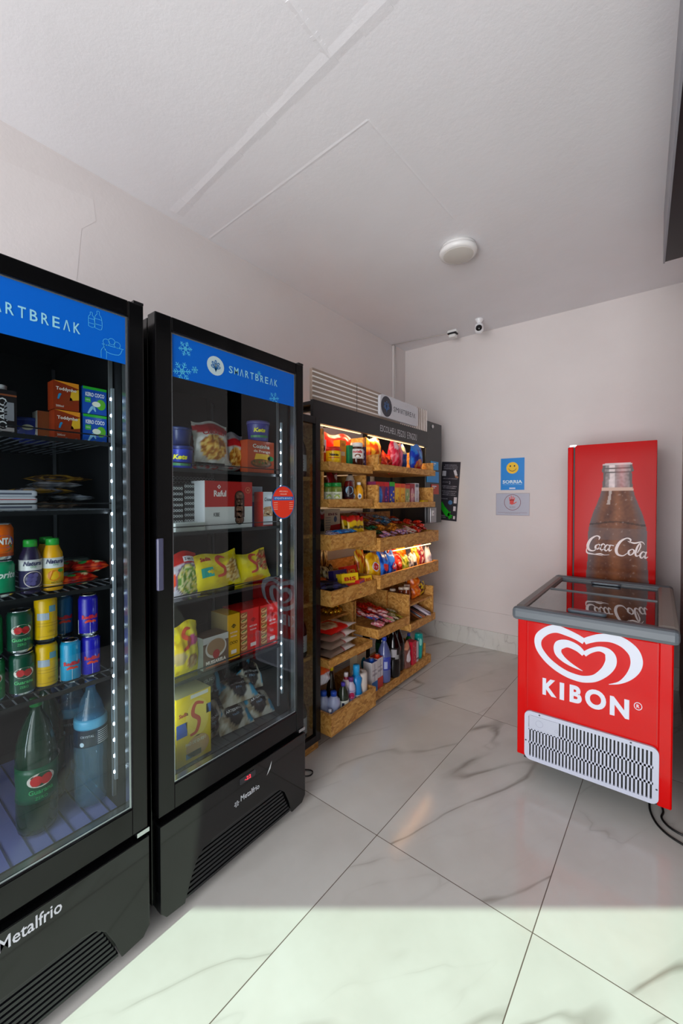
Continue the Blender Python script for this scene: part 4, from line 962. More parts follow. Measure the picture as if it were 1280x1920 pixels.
place('frozen_nugget_bag', 'bag', 'white and red bag with golden nuggets leaning on the top freezer shelf, the larger one', [('bag', pouch(.165, .165, .05, nug, 3, text=lambda b, p: b.text('Chicken', 0, .118, .10, .018, p, 'b82028', .04)))], (-1.42, .985, F1 + .032), rx=-8, group='nugget bags')
place('frozen_nugget_bag', 'bag', 'smaller white and red nugget bag between the large bag and the orange box', [('bag', pouch(.10, .15, .045, over(bands((.62, 'c8c4bc'), (.8, 'c01820'), (1, 'a89ca0')), (.5, .3, .4, .26, blotch('d89838', ['f0c468', 'a86018'], 12, 5, .12))), 5))], (-1.44, 1.108, F1 + .018), rx=-5, group='nugget bags')
place('frozen_nugget_bag', 'bag', 'red and white nugget bag standing behind the large one, left of it', [('bag', pouch(.08, .15, .04, bands((.5, 'c8b0a8'), (1, 'a82024')), 6))], (-1.50, .925, F1), group='nugget bags')
for i, (y, lb) in enumerate(((.985, 'flat red and white frozen pack lying under the large nugget bag'), (1.09, 'flat red and white frozen pack lying under the smaller nugget bag'))):
    place('frozen_flat_pack', 'bag', lb, [('bag', lying(pouch(.11, .10, .028, blotch('d0ccc8', ['c02820', 'b8b4b0'], 5, i + 8, .1), i + 8, 14, 12), .028))], (-1.43, y, F1), group='flat frozen packs')
def cz(b, p, w, h):
    b.text('Cozinha', -.0, h * .83, w * .66, h * .13, p, '48200c', .06).text('Cozinha', -.0, h * .83, w * .64, h * .12, lambda u, v: p(u, v) + Vector((0, -.0004, 0)), 'f4ece0', .02)
    b.text('de Frango', .004, h * .67, w * .62, h * .10, p, 'f4e4d4', .02); b.poly([(-w * .2, h * .6), (w * .3, h * .6), (w * .36, h * .42), (-w * .26, h * .42)], p, 'e8b41c')
    b.disc(0, h * .30, w * .40, h * .14, p, '5c3414').disc(0, h * .33, w * .34, h * .11, lambda u, v: p(u, v) + Vector((0, -.0004, 0)), '7c4c18')
    for i in range(14): b.disc(rnd.uniform(-.3, .3) * w, h * rnd.uniform(.26, .38), .006, .005, lambda u, v: p(u, v) + Vector((0, -.0008, 0)), ('98602c', '4c6c1c', 'b87830')[i % 3], 8)
    b.disc(w * .36, h * .47, w * .12, h * .08, p, '1c8c4c', 16)
place('frozen_meal_box', 'box', 'orange box of a ready meal at the right of the top freezer shelf', [('box', carton(.150, .05, .14, 'b4441a:.35', art=cz))], (-1.405, 1.205, F1), group=None)
def lat(b, p, w, h):
    for i in range(7):
        for j in range(8): b.ring(-w / 2 + (i + .5) * w / 7, (j + .5) * h / 8, w / 18, .0022, p, 'b8bcb8', 8)
for i, (x, y, lb) in enumerate(((-1.50, .835, 'black box with white lattice pattern, left one on the second freezer shelf'), (-1.50, .915, 'black box with white lattice pattern, behind the red and white box'), (-1.62, .99, 'black lattice patterned box deep behind the red and white box'))):
    h = (.17, .18, .215)[i]
    place('patterned_box', 'box', lb, [('box', carton(.074 if i < 2 else .22, .10, h, '14181a:.35', art=(lat if i < 2 else lambda b, p, w, h: [b.ring(-w / 2 + (k + .5) * w / 14, h - .01 - j * .018, .006, .002, p, 'a8acac', 8) for k in range(14) for j in range(4)])))], (x, y, F2), group='black patterned boxes')
place('flat_white_box', 'box', 'flat white carton lying at the front left of the second freezer shelf', [('box', MB().box(-.06, .06, -.04, .04, 0, .03, 'b8bcb4:.4').rect(-.055, .055, .014, .0155, flat(-.0406), '5c645c'))], (-1.405, .852, F2))
def rf(b, p, w, h):
    b.rect(-w / 2, w / 2, h * .46, h, p, 'b81c18'); q = lambda u, v: p(u, v) + Vector((0, -.0004, 0)); q2 = lambda u, v: p(u, v) + Vector((0, -.0008, 0)); q3 = lambda u, v: p(u, v) + Vector((0, -.0012, 0))
    b.text('Raful', -w * .2, h * .74, w * .25, h * .13, q, 'f0e8e4', .03); b.disc(-w * .22, h * .88, .009, .009, q, 'e8dcd8', 4).disc(-w * .22, h * .88, .004, .004, q2, 'b81c18', 4)
    b.text('KIBE', -w * .27, h * .30, w * .12, h * .08, p, '383838', .02); b.rect(w * .1, w * .32, h * .22, h * .7, q, '502018')
    for i, z in enumerate((.70, .55, .41, .29, .17)):
        b.disc(w * .21, h * z, w * .10, h * .105, q2, '181210', 20); b.disc(w * .21, h * z, w * .083, h * .085, q3, ('6a4636', '54382c', '704c38', '5a3c30', '6c4a3a')[i], 18)
        for k in range(5): b.disc(w * .21 + rnd.uniform(-.05, .05) * w, h * (z + rnd.uniform(-.05, .05)), .004, .004, lambda u, v: p(u, v) + Vector((0, -.0015, 0)), '98705c', 7)
    b.ring(w * .40, h * .82, .012, .0018, q, 'd89868', 18).disc(w * .40, h * .82, .005, .005, q, 'd89868', 4)
    b.text('INDUSTRIA BRASILEIRA CONGELADO', -w * .1, h * .115, w * .6, h * .014, q, '888888').text('CONTEM GLUTEN PESO LIQUIDO', -w * .1, h * .05, w * .6, h * .014, q, '888888')
place('kibbeh_box', 'box', 'large red and white box with a column of round brown kibbeh', [('box', carton(.232, .09, .19, 'd8d8d6:.35', art=rf))], (-1.425, 1.037, F2))
place('small_food_box', 'box', 'purple box with white and red top stacked at the right of the second freezer shelf', [('box', carton(.062, .06, .175, '4c3c84:.35', side='8c2420:.4', art=lambda b, p, w, h: b.rect(-w / 2, w / 2, h * .6, h, p, 'a8b4c0').rect(-w / 2, w / 2, h * .77, h * .8, p, '5c6470')))], (-1.475, 1.236, F2))
def ovo(b, p, w, h):
    b.text('Crone', 0, h * .78, w * .72, h * .11, p, '28343c', .02, .2).poly([(-w * .5, h * .28), (w * .5, h * .28), (w * .36, h * .58), (-w * .34, h * .55)], p, 'b88858'); q = lambda u, v: p(u, v) + Vector((0, -.0004, 0))
    for i in range(12): b.disc(rnd.uniform(-.4, .4) * w, h * rnd.uniform(.3, .52), .006, .004, q, ('d8b080', '8c5c30', 'e0c8a0')[i % 3], 8)
    b.rect(-w / 2, w / 2, 0, h * .03, p, 'b02020')
place('small_food_box', 'box', 'narrow white box showing a pastry square, behind the round red sticker', [('box', carton(.055, .06, .15, 'd4d8dc:.35', side='b82820:.4', art=ovo))], (-1.405, 1.238, F2))
# third shelf
nood = over(bands((.72, 'd4ccd0'), (1, 'c82018')), (.68, .36, .42, .36, '7c5c78'), (.68, .36, .38, .32, blotch('d8c858', ['e8e0a0', '6c9838'], 16, 4, .1)), (.05, .4, .22, .35, 'd84820'))
place('frozen_noodle_bag', 'bag', 'red and white bag showing a bowl of noodles on the third freezer shelf', [('bag', pouch(.15, .165, .045, nood, 11, text=lambda b, p: b.rect(.01, .055, .125, .145, p, 'e8e0e0', 3).text('2 em 1', .032, .135, .034, .010, lambda u, v: p(u, v) + Vector((0, -.001, 0)), '282828', .03)))], (-1.41, .845, F3), rx=-12)
def sadia(b, p, s=1.0, lab=True):
    b.ribbon([(.035 * s, .120 * s, .006), (.012 * s, .128 * s, .013), (-.006 * s, .112 * s, .015), (.006 * s, .092 * s, .014), (.024 * s, .076 * s, .014), (.014 * s, .052 * s, .014), (-.018 * s, .046 * s, .009)], p, 'd04420')
    if lab: b.text('Sadia', -.055 * s, .118 * s, .045 * s, .016 * s, p, 'b82018', .04); b.rect(-.085 * s, -.035 * s, .05 * s, .085 * s, p, '1ca090', 4)
yb = over(blotch('ecd410', ['f4e040', 'd8b808'], 4, 1, .3), (.82, .42, .20, .34, blotch('d8a858', ['ecd090', 'a07030'], 14, 2, .1)))
place('frozen_snack_bag', 'bag', 'yellow frozen food bag with a green label and big red letter, third shelf', [('bag', pouch(.21, .14, .045, yb, 12, text=lambda b, p: sadia(b, p)))], (-1.395, 1.003, F3 + .012), rx=-14, ry=-4, group='yellow frozen snack bags')
place('frozen_snack_bag', 'bag', 'yellow frozen food bag with red S at the right end of the third shelf', [('bag', pouch(.20, .13, .045, over(blotch('ecd410', ['f4e040', 'd8b808'], 4, 3, .3), (.86, .62, .22, .34, blotch('c89858', ['b83020', '8c6030'], 9, 6, .1)), (.5, .1, .3, .1, 'd8a030')), 13, text=lambda b, p: sadia(b, p, .95, False)))], (-1.405, 1.180, F3 + .006), rx=-14, ry=-5, group='yellow frozen snack bags')
place('frozen_snack_bag', 'bag', 'flat yellow bag lying under the middle yellow bag', [('bag', lying(pouch(.19, .12, .03, blotch('e4cc14', ['e8e0a0', 'c8a808'], 5, 6, .2), 14, 16, 12), .03))], (-1.46, 1.02, F3), group='yellow frozen snack bags')
place('frozen_snack_bag', 'bag', 'dim green and brown bag lying far back on the third shelf', [('bag', lying(pouch(.26, .14, .04, blotch('4c5a20', ['6c5024', '2c4438'], 4, 7, .05), 15, 14, 12), .04))], (-1.66, 1.08, F3 + .0), group='yellow frozen snack bags')
# fourth shelf
yb2 = over(blotch('ecd410', ['f4e040', 'd0b010'], 5, 5, .25), (.75, .62, .18, .1, 'c84880'), (.3, .35, .22, .13, 'b8a068'), (.7, .22, .2, .14, blotch('c88c50', ['e0b878', '9c6430'], 14, 1, .1)), (.1, .75, .1, .08, 'e05818'))
place('frozen_snack_bag', 'bag', 'yellow bag with red S bulging at the left front of the fourth shelf', [('bag', pouch(.135, .185, .06, yb2, 16, text=lambda b, p: sadia(b, lambda u, v: p(u, v + .06), .8, False)))], (-1.405, .845, F4 + .002), rx=-8, group='yellow frozen snack bags')
def mz(b, p, w, h):
    q = lambda u, v: p(u, v) + Vector((0, -.0004, 0)); q2 = lambda u, v: p(u, v) + Vector((0, -.0008, 0))
    b.rect(-w / 2, w / 2, h * .8, h, p, 'b8b4b0').disc(0, h * .62, w * .42, h * .32, p, 'c0b8b0', 24).disc(0, h * .64, w * .36, h * .26, q, '8c6a48', 24).disc(0, h * .42, .016, .018, q2, 'a02020', 16)
    b.text('MUSSARELA', 0, h * .2, w * .8, h * .12, p, 'e8dcd0', .05).rect(-w * .4, w * .4, h * .05, h * .09, p, 'b86028')
place('cheese_bread_box', 'box', 'brown box with a round bowl picture beside the yellow bag on the fourth shelf', [('box', carton(.115, .08, .125, '5c4434:.35', side='6c7064:.4', art=mz))], (-1.405, .958, F4 + .001))
def fd(col, hot):
    def f(b, p, w, h):
        q = lambda u, v: p(u, v) + Vector((0, -.0004, 0)); u0 = -w * .12 if hot else 0
        if hot:
            b.rect(-w / 2, -w * .14, h * .08, h * .95, p, 'a85c30')
            for i in range(7): z = h * (.16 + i * .12); b.disc(-w * .32, z, w * .17, h * .048, q, 'e0b070', 14).line((-w * .44, z), (-w * .2, z + .006), .005, lambda u, v: p(u, v) + Vector((0, -.0008, 0)), ('8c3c1c', '4c6c24')[i % 2])
        cx = w * .18 if hot else 0; tw = w * (.5 if hot else .7)
        b.disc(cx, h * .74, tw * .3, h * .05, p, '3c3410' if not hot else '981c18', 4).text('Hot', cx, h * .74, tw * .4, h * .03, q, col).text('HOT DOG', cx, h * .60, tw * .8, h * .035, p, 'f4dcd8', .03).text('SALSICHA', cx, h * .52, tw * .7, h * .03, p, 'f4dcd8', .03)
        for k in (-1, 0, 1): b.ring(cx + k * tw * .3, h * .38, tw * .12, .002, p, '3c2c10' if not hot else 'a03c38', 10)
        b.rect(cx - tw * .3, cx + tw * .3, h * .14, h * .22, p, 'e8d8d4')
        b.rect(-w / 2, w / 2, 0, h * .02, p, '801410')
    return f
place('hot_dog_box', 'box', 'yellow narrow box standing on the fourth shelf left of the red boxes', [('box', carton(.062, .11, .188, 'e0a408:.35', side='7c6a40:.4', art=fd('e0a408', 0)))], (-1.425, 1.046, F4 + .001), group='tall hot dog boxes')
place('hot_dog_box', 'box', 'red tall box with stacked hot dogs, nearer the middle of the fourth shelf', [('box', carton(.10, .12, .19, 'e02420:.35', side='a82018:.4', art=fd('e02420', 1)))], (-1.435, 1.134, F4 + .001), group='tall hot dog boxes')
place('hot_dog_box', 'box', 'red tall box with stacked hot dogs at the right end of the fourth shelf', [('box', carton(.10, .12, .19, 'e02420:.35', side='a82018:.4', art=fd('e02420', 1)))], (-1.43, 1.240, F4 + .001), group='tall hot dog boxes')
# freezer floor
def big(b, p, w, h):
    q = lambda u, v: p(u, v) + Vector((0, -.0005, 0))
    b.disc(w * .1, h * .2, w * .34, h * .16, p, 'd8b070', 20); b.disc(w * .1, h * .62, w * .34, h * .28, p, 'f4dc50', 24); b.rect(-w / 2, -w * .2, h * .42, h * .62, p, '2858b0').rect(w * .36, w / 2, h * .62, h * .76, p, '2f6cb4')
    b.rect(-w * .1, w * .42, h * .93, h * .985, p, 'e8e8dc').ribbon([(w * .28, h * .8, .008), (w * .05, h * .84, .014), (-w * .04, h * .70, .015), (w * .14, h * .58, .015), (w * .06, h * .42, .014), (-w * .12, h * .40, .009)], q, 'd04420')
    b.text('Sadia', -w * .3, h * .74, w * .26, h * .06, p, 'b82018', .03).text('PAO DE QUEIJO', w * .05, h * .27, w * .6, h * .06, q, 'f4f0c8', .03).rect(-w * .24, w * .2, h * .06, h * .14, p, '3c90c0')
place('cheese_bread_box', 'box', 'large yellow box with red S on the freezer floor at the left', [('box', carton(.145, .10, .255, 'ecd010:.35', top='e8e0a0', art=big))], (-1.43, .870, FD + .001))
def bread(c, s): return over(blotch('c4bca4', ['dcd8c8', '9c8c70'], 6, s, .15), (.5, .5, .24, .42, '18181a'), (.08, .7, .14, .2, '38a8d0'), (.92, .25, .13, .22, '38a8d0'))
bt = lambda b, p: b.text('ARTESANO', .0, .07, .075, .011, lambda u, v: p(u, v), 'd0d0d0', .03).text('PAO', .0, .05, .03, .010, p, '7c9cb8', .03)
for i, (x, y, z, rz, rx, lb, w, h) in enumerate((
        (-1.45, 1.005, .001, 100, -35, 'white bread bag with black label and blue corners, front one beside the yellow box', .16, .15),
        (-1.42, 1.105, .001, 84, -55, 'bread bag with black label lying low in front on the freezer floor', .17, .13),
        (-1.42, 1.235, .001, 78, -55, 'bread bag with black label lying low at the right front of the freezer floor', .16, .12),
        (-1.46, 1.160, .085, 82, -62, 'bread bag lying crosswise on top of the front bags', .18, .14),
        (-1.50, 1.255, .095, 76, -45, 'bread bag with bright blue corner, topmost at the right rear', .15, .15))):
    place('bread_bag', 'bag', lb, [('bag', pouch(w, h, .075, bread(0, i), 30 + i, 18, 18, text=bt))], (x, y, FD + z), rz=rz, rx=rx, group='bread bags on the freezer floor')
def blkbag(s): return over(blotch('17191b', ['24282a', '0e0f10'], 5, s, .15), (.9, .5, .12, .4, '2f9cc4'))
place('frozen_black_bag', 'bag', 'black rounded bag with white lettering leaning behind the yellow box', [('bag', pouch(.18, .17, .09, blkbag(1), 40, text=lambda b, p: b.text('CONGELADO', .0, .10, .09, .013, p, 'c0c4c4', .03, rot=.3).text('1kg', .04, .05, .022, .014, p, '88a0b0', .03)))], (-1.53, 1.02, FD + .10), rx=-20, group='black frozen bags')
place('frozen_black_bag', 'bag', 'black bag with pale lettering at the upper right behind the bread bags', [('bag', pouch(.16, .15, .08, blkbag(2), 41, text=lambda b, p: b.text('CONGELADO', -.02, .10, .08, .012, p, 'a0a4a8', .03, rot=.35)))], (-1.56, 1.22, FD + .16), rx=-25, group='black frozen bags')
# ================================================================= SNACK SHELVES: products
def sp(b, p, t, z, w, h, c='f4f0e8', bold=.04, **k): return b.text(t, 0, z, w, h, p, c, bold, **k)
# --- left column, top tray (round goods are turned so their labels face the doorway)
def place(name, cat, label, parts, loc, rz=90, **k): return _place(name, cat, label, parts, loc, rz=46 if cat in ('bottle', 'jar', 'tin', 'roll') and rz == 90 else rz, **k)
Z = 1.573
def tin_art(t, c, z, w, h): return lambda b, p: sp(b, p, t, z, w, h, c)
place('powder_tin', 'tin', 'yellow tin with red rim and dark lettering on the top left tray', can(.046, .128, [(.90, 'f2c40c:.35'), (1, 'd02818:.35')], lambda b, p: (b.disc(0, .07, .034, .034, p, 'f8dc20', 20), b.text('Nescau', 0, .082, .055, .018, cyl(.046, .0012), '281810', .05), b.rect(-.034, .034, .062, .066, cyl(.046, .0012), 'c03018', 4)), 'd04028:.4'), (-1.51, 1.868, Z))
place('snack_bag', 'bag', 'large red bag standing along the back of the top left tray', [('bag', pouch(.27, .232, .06, blotch('d81c18', ['f04030', 'a01010'], 4, 2, .2), 50))], (-1.61, 2.04, Z))
place('cereal_box', 'box', 'red and white box at the left end of the top left tray', [('box', carton(.05, .05, .17, 'b83820:.4', art=lambda b, p, w, h: b.rect(-w / 2, w / 2, h * .55, h, p, 'd8c8d4').disc(0, h * .7, .016, .02, p, '4848a0', 12)))], (-1.56, 1.808, Z))
place('oat_box', 'box', 'orange box with pale squares beside the yellow tin', [('box', carton(.062, .05, .182, 'ee9410:.4', art=lambda b, p, w, h: b.rect(-w * .3, w * .3, h * .48, h * .62, p, 'e8c8a0').rect(-w * .3, w * .3, h * .08, h * .24, p, 'e8e0d8').disc(0, h * .85, .02, .01, p, 'c86c10', 12)))], (-1.545, 1.975, Z))
place('green_carton', 'box', 'narrow dark green box between orange box and hazelnut spread jar', [('box', carton(.035, .06, .155, '0a7a50:.4', art=lambda b, p, w, h: b.rect(-w / 2, w / 2, h * .02, h * .2, p, '78b8a0')))], (-1.53, 2.03, Z))
place('chocolate_spread_jar', 'jar', 'brown hazelnut spread jar with white lid on the top left tray', jar(.043, .175, '3c1608:.15', 'ecebe6:.35', .022, (.075, .135, 'e8e4e0:.4'), lambda b, p: (sp(b, p, 'nutella', .118, .06, .018, 'c02030'), b.disc(.0, .092, .02, .012, p, '7c4424', 12))), (-1.50, 2.088, Z))
place('wine_bottle', 'bottle', 'dark purple carton at the right end of the top left tray', [('box', carton(.034, .05, .155, '3c1c38:.3', art=lambda b, p, w, h: [b.disc(0, h * (.2 + .2 * k), .008, .009, p, 'a890a8', 10) for k in range(4)]))], (-1.50, 2.155, Z))
# --- left column, second tray
Z = 1.365
def sauce(r, h): return [(r * .9, 0), (r, .006), (r, h * .55), (r * .9, h * .68), (r * .45, h * .84), (r * .42, h * .93)]
place('olive_bottle', 'bottle', 'dark green wine-like bottle with gold cap at the left end of the sauce tray', bottle(sauce(.026, .205), '0e2414:.12', 'c8a050:.3', .011, .02, (.02, .10, '1c2420:.4'), lambda b, p: b.disc(0, .05, .012, .016, p, 'd8d8d0', 12)), (-1.56, 1.800, Z))
for x, y, lb in ((-1.535, 1.855, 'green pickle jar with green lid, rear one in the sauce tray'), (-1.49, 1.872, 'green pickle jar with green lid, front one in the sauce tray')):
    place('pickle_jar', 'jar', lb, jar(.033, .128, '7c8c3c:.2', '1c8c3c:.35', .02, (.025, .075, 'd8dcc0:.4'), lambda b, p: (b.disc(0, .045, .016, .014, p, '9cb048', 12), sp(b, p, 'Hemmer', .062, .036, .008, '284018', .02))), (x, y, Z), group='green pickle jars')
place('sauce_pouch', 'bag', 'dark red stand-up sauce pouch in the middle of the sauce tray', [('pouch', pouch(.10, .195, .05, over(blotch('a81018', ['c82028', '780c10'], 4, 5, .2), (.62, .3, .25, .22, 'd8b8b0'), (.8, .9, .18, .08, 'd8d0d0')), 52, standing=True))], (-1.60, 1.965, Z))
def hz(b, p): b.disc(0, .085, .024, .024, p, '8cb0c8', 24); b.text('HEINZ', 0, .088, .032, .010, cyl(.030, .002), '101820', .03)
kp = [(.024, .0), (.027, .02), (.031, .032), (.031, .11), (.024, .135), (.020, .142)]
o_ = bottle(kp, '5c0f0c:.2', '5c0f0c:.2', .012, .004, (.04, .108, '2c1c24:.35'), hz); o_[1] = ('flip_cap', MB().lathe([(.025, -.0), (.028, .018), (.0285, .026)], 'e8e6e4:.35', 20))
place('ketchup_bottle', 'bottle', 'dark red upside-down ketchup bottle with white cap and round grey label', o_, (-1.485, 1.985, Z))
mp = [(.024, 0), (.026, .006), (.026, .075), (.020, .095), (.011, .108), (.010, .112)]
for x, y, s, lb in ((-1.505, 2.050, 1, 'small yellow mustard bottle with white cap, left one'), (-1.502, 2.115, 1.12, 'larger yellow mustard bottle with white cap and blue-white label')):
    place('mustard_bottle', 'bottle', lb, bottle([(r * s, z * s) for r, z in mp], 'f0a80c:.3', 'e8e4e0:.35', .012 * s, .014, None, lambda b, p: b.disc(0, .05, .013, .018, cyl(.027 * 1.12, .001), 'e8e8e4', 16).disc(0, .05, .007, .008, cyl(.027 * 1.12, .0022), '3468a8', 10)), (x, y, Z), group='yellow mustard bottles')
place('mayonnaise_bottle', 'bottle', 'white squeeze bottle with dark cap behind the mustard bottles', bottle([(.030, 0), (.031, .006), (.031, .15), (.022, .18), (.012, .19)], 'e4ddd0:.35', '2c2420:.35', .014, .02, None, lambda b, p: b.disc(-.005, .12, .010, .010, p, '2c2420', 12).text('Maio', .006, .15, .03, .01, p, '2c50a0', .02)), (-1.60, 2.155, Z))
# --- left column, third bin (sloping floor)
def zf(x, z0, slope, xf, xb): return z0 + .014 + slope * (xf - .016 - x) / (xf - .016 - xb)
z3 = lambda x: zf(x, 1.112, .06, -1.42, -1.86)
for i in range(5):
    place('sauce_sachet', 'sachet', 'dark red-topped sachet standing in a row at the left of the third bin', [('sachet', pouch(.05, .125, .014, bands((.62, '120e10'), (.9, '9c1418'), (1, 'd8d0cc')), 60 + i, 10, 12))], (-1.66, 1.80 + .032 * i, z3(-1.66) + .04), rz=60, group='row of dark sachets in the third bin')
def cr(b, p, w, h):
    b.text('BIS', w * .05, h * .8, w * .6, h * .1, p, '6c2430', .03).disc(w * .2, h * .6, .016, .02, p, '54607c', 12).poly([(w * .5, h * .05), (w * .5, h * .4), (-w * .1, h * .36), (-w * .2, h * .0)], p, 'b01c20')
    for k in range(6): b.rect(-w * .42, -w * .1, h * (.15 + k * .1), h * (.19 + k * .1), p, 'a0988c')
place('biscuit_box', 'box', 'white and red box standing in the middle of the third bin', [('box', carton(.16, .06, .16, 'd4c4a8:.4', art=cr))], (-1.68, 2.03, z3(-1.68) + .012))
for i in range(5):
    place('gummy_bag', 'bag', ('yellow gummy sweet bag with red top and black lettering, front left of the bag row' if i == 0 else 'yellow sweet bag with red top in the row at the right of the third bin'), [('bag', pouch(.085, .130, .030, over(bands((.80, 'f2c80c'), (1, 'd01c14')), (.5, .2, .3, .12, 'e8b020')), 65 + i, 14, 16, text=lambda b, p: b.text('HARIBO', 0, .062, .066, .018, p, '141414', .04)))], (-1.50 - .045 * (i // 3) - .006 * i, (2.055, 2.10, 2.142, 2.08, 2.13)[i], z3(-1.52) + .02), rz=80, rx=-8, group='yellow gummy bags')
for i in range(4):
    place('chocolate_bar', 'chocolate', 'bright blue wrapped wafer lying along the front lip of the third bin', [('wrapper', lying(pouch(.085, .07, .03, blotch('1884e0', ['38a8f4', '0c58a8'], 5, i, .15), 70 + i, 14, 10), .03))], (-1.475, 1.875 + .055 * i, z3(-1.475) + .048), rz=70 + 12 * i, group='blue wrapped wafers')
for i in range(3):
    place('chocolate_bar', 'chocolate', 'white and purple wrapped bar at the left front corner of the third bin', [('wrapper', lying(pouch(.09, .04, .02, blotch('b8b0c8', ['584878', 'e0d8e0'], 7, i, .1), 75 + i, 12, 8), .02))], (-1.475 - .02 * i, 1.80 + .035 * i, z3(-1.48) + .045 + .006 * i), rz=10 + 18 * i, group='white and purple bars')
place('sachet_stand', 'packet', 'cream paper packet at the far left of the third bin', [('packet', pouch(.06, .12, .03, blotch('d8c8a8', ['e8dcc0'], 4, 3, .1), 79))], (-1.60, 1.785, z3(-1.6) + .01), group=None)
# --- left column, fourth bin
z4 = lambda x: zf(x, .80, .04, -1.42, -1.86)
for i in range(3):
    place('biscuit_roll', 'biscuits', ('dark blue biscuit pack, nearest the lip of the fourth bin', 'dark blue biscuit pack behind the nearest one', 'black and orange biscuit pack behind the two blue ones')[i], [('wrapper', lying(pouch(.19, .05, .045, (blotch('1c1838', ['2c2858', '100c20'], 4, i, .1) if i < 2 else blotch('2a1818', ['c0581c', '100c10'], 6, 4, .05)), 80 + i, 20, 10), .045))], (-1.475 - .06 * i, 1.835 - .01 * i, z4(-1.5) + .035 + .012 * i), rz=52 + 4 * i, group='dark biscuit packs')
def cb(c1, c2, t):
    return lambda b, p, w, h: b.rect(-w * .4, w * .4, h * .2, h * .5, p, c1).text(t, 0, h * .72, w * .7, h * .2, p, c2, .04)
for x, y, w, h, c, rz, ar, lb in ((-1.48, 1.985, .12, .115, 'f0cc10:.35', 70, cb('c83020', 'c02818', 'BIS'), 'yellow box with red lettering standing in the fourth bin'), (-1.45, 2.055, .085, .075, 'd01c20:.35', 100, cb('2040b8', '1c38b0', 'KIT'), 'red and blue box with slanted stripe near the lip of the fourth bin'), (-1.455, 2.135, .07, .085, 'f0c818:.35', 82, cb('d02820', 'b82018', 'BIS'), 'yellow and red box at the right end of the fourth bin'), (-1.56, 2.10, .12, .13, 'e02410:.35', 86, cb('a01008', 'f0d040', 'LACTA'), 'glossy bright red box behind the yellow ones in the fourth bin'), (-1.555, 1.985, .11, .12, '281c60:.35', 80, cb('3c3484', 'd8c040', 'BIS'), 'dark purple box between yellow and red boxes in the fourth bin')):
    place('chocolate_box', 'box', lb, [('box', carton(w, .05, h, c, art=ar))], (x, y, z4(x) + .012), rz=rz, rx=-10, group='chocolate boxes in the fourth bin')
for i in range(4):
    place('nut_bag', 'bag', 'clear and gold bag of peanuts heaped at the back of the fourth bin', [('bag', pouch(.10, .12, .04, blotch('b89c48', ['302430', 'dcd0a0'], 7, i + 3, .08), 84 + i, 14, 14))], (-1.63 - .03 * (i % 2), 1.85 + .07 * i, z4(-1.65) + .02), rz=90 + 15 * (i - 1.5), rx=-18, group='gold peanut bags')
for i in range(4):
    place('snack_tube', 'packet', 'tall tan packet hanging at the back of the fourth bin', [('packet', pouch(.05, .20, .02, blotch('a87838', ['d0a860', '68401c'], 4, i, .1), 88 + i, 10, 14))], (-1.80, 2.0 + .045 * i, z4(-1.8) + .002), group='tall tan packets')
# --- left column, rice box
Z = .4585
rice_p = over(bands((.66, 'dc1814'), (1, 'f0ecea')), (.52, .32, .32, .22, 'd8c8a0'), (.52, .32, .26, .17, 'c8a880'))
for i in range(4):
    top = i == 3
    b = lying(pouch(.185, .275, .044, rice_p if top else (lambda s, q: 'e8e2dc' if q > .58 else ('a82424' if q > .52 else '9c8474')), 90 + i, 18, 22, pinch=.02, text=(lambda b, p: b.text('TIO JOAO', 0, .105, .09, .025, p, 'a82c20', .04).text('ARROZ', 0, .075, .05, .018, p, '8c3018', .02)) if top else None), .044)
    place('rice_bag', 'bag', 'red and white rice bag with round emblem, topmost of the stack' if top else 'rice bag with white end lying under the topmost red one in the stack', [('bag', b)], (-1.565 + (.008 if top else 0), 1.785 + (0 if top else .01), Z + .001 + .0455 * i), rz=6 if top else 3, group='stacked rice bags')
for i in range(2):
    place('bean_bag', 'bag', 'grey-green bag of grains lying right of the rice stack', [('bag', lying(pouch(.12, .20, .05, blotch('8c8468', ['a8a080', '6c6450'], 6, i, .1), 95 + i, 14, 18), .05))], (-1.66, 2.11, Z + .002 + .052 * i), rz=90, rx=0, group='grey-green grain bags')
for i in range(22):
    a1 = i * 2.4; b = MB().lathe([(.001, 0), (.012, .006), (.017, .018), (.012, .030), (.001, .036)], 'd8a828:.22:.8', 12)
    place('gold_bonbon', 'chocolate', 'round gold foil bonbon in the heap on the shelf above the rice', [('foil', b)], (-1.70 + .045 * math.cos(a1) * (i / 22) ** .5 * 1.1, 2.09 + .075 * math.sin(a1) * (i / 22) ** .5, Z + .186 + (.034 if i < 9 else 0)), group='gold foil bonbons')
tag(link('wooden_shelf_board', MB().box(-1.85, -1.63, 1.772, 2.178, Z + .171, Z + .185, 'osb')), 'small wooden board under the gold bonbons behind the rice bags', 'shelf')
place('price_card', 'card', 'white folded price card left of the gold bonbons', [('card', MB().box(-.045, .045, -.002, .002, 0, .055, 'c8bcb8:.5').box(-.045, .045, -.002, .03, 0, .003, 'c8bcb8:.5'))], (-1.65, 1.85, Z + .1855), rz=70)
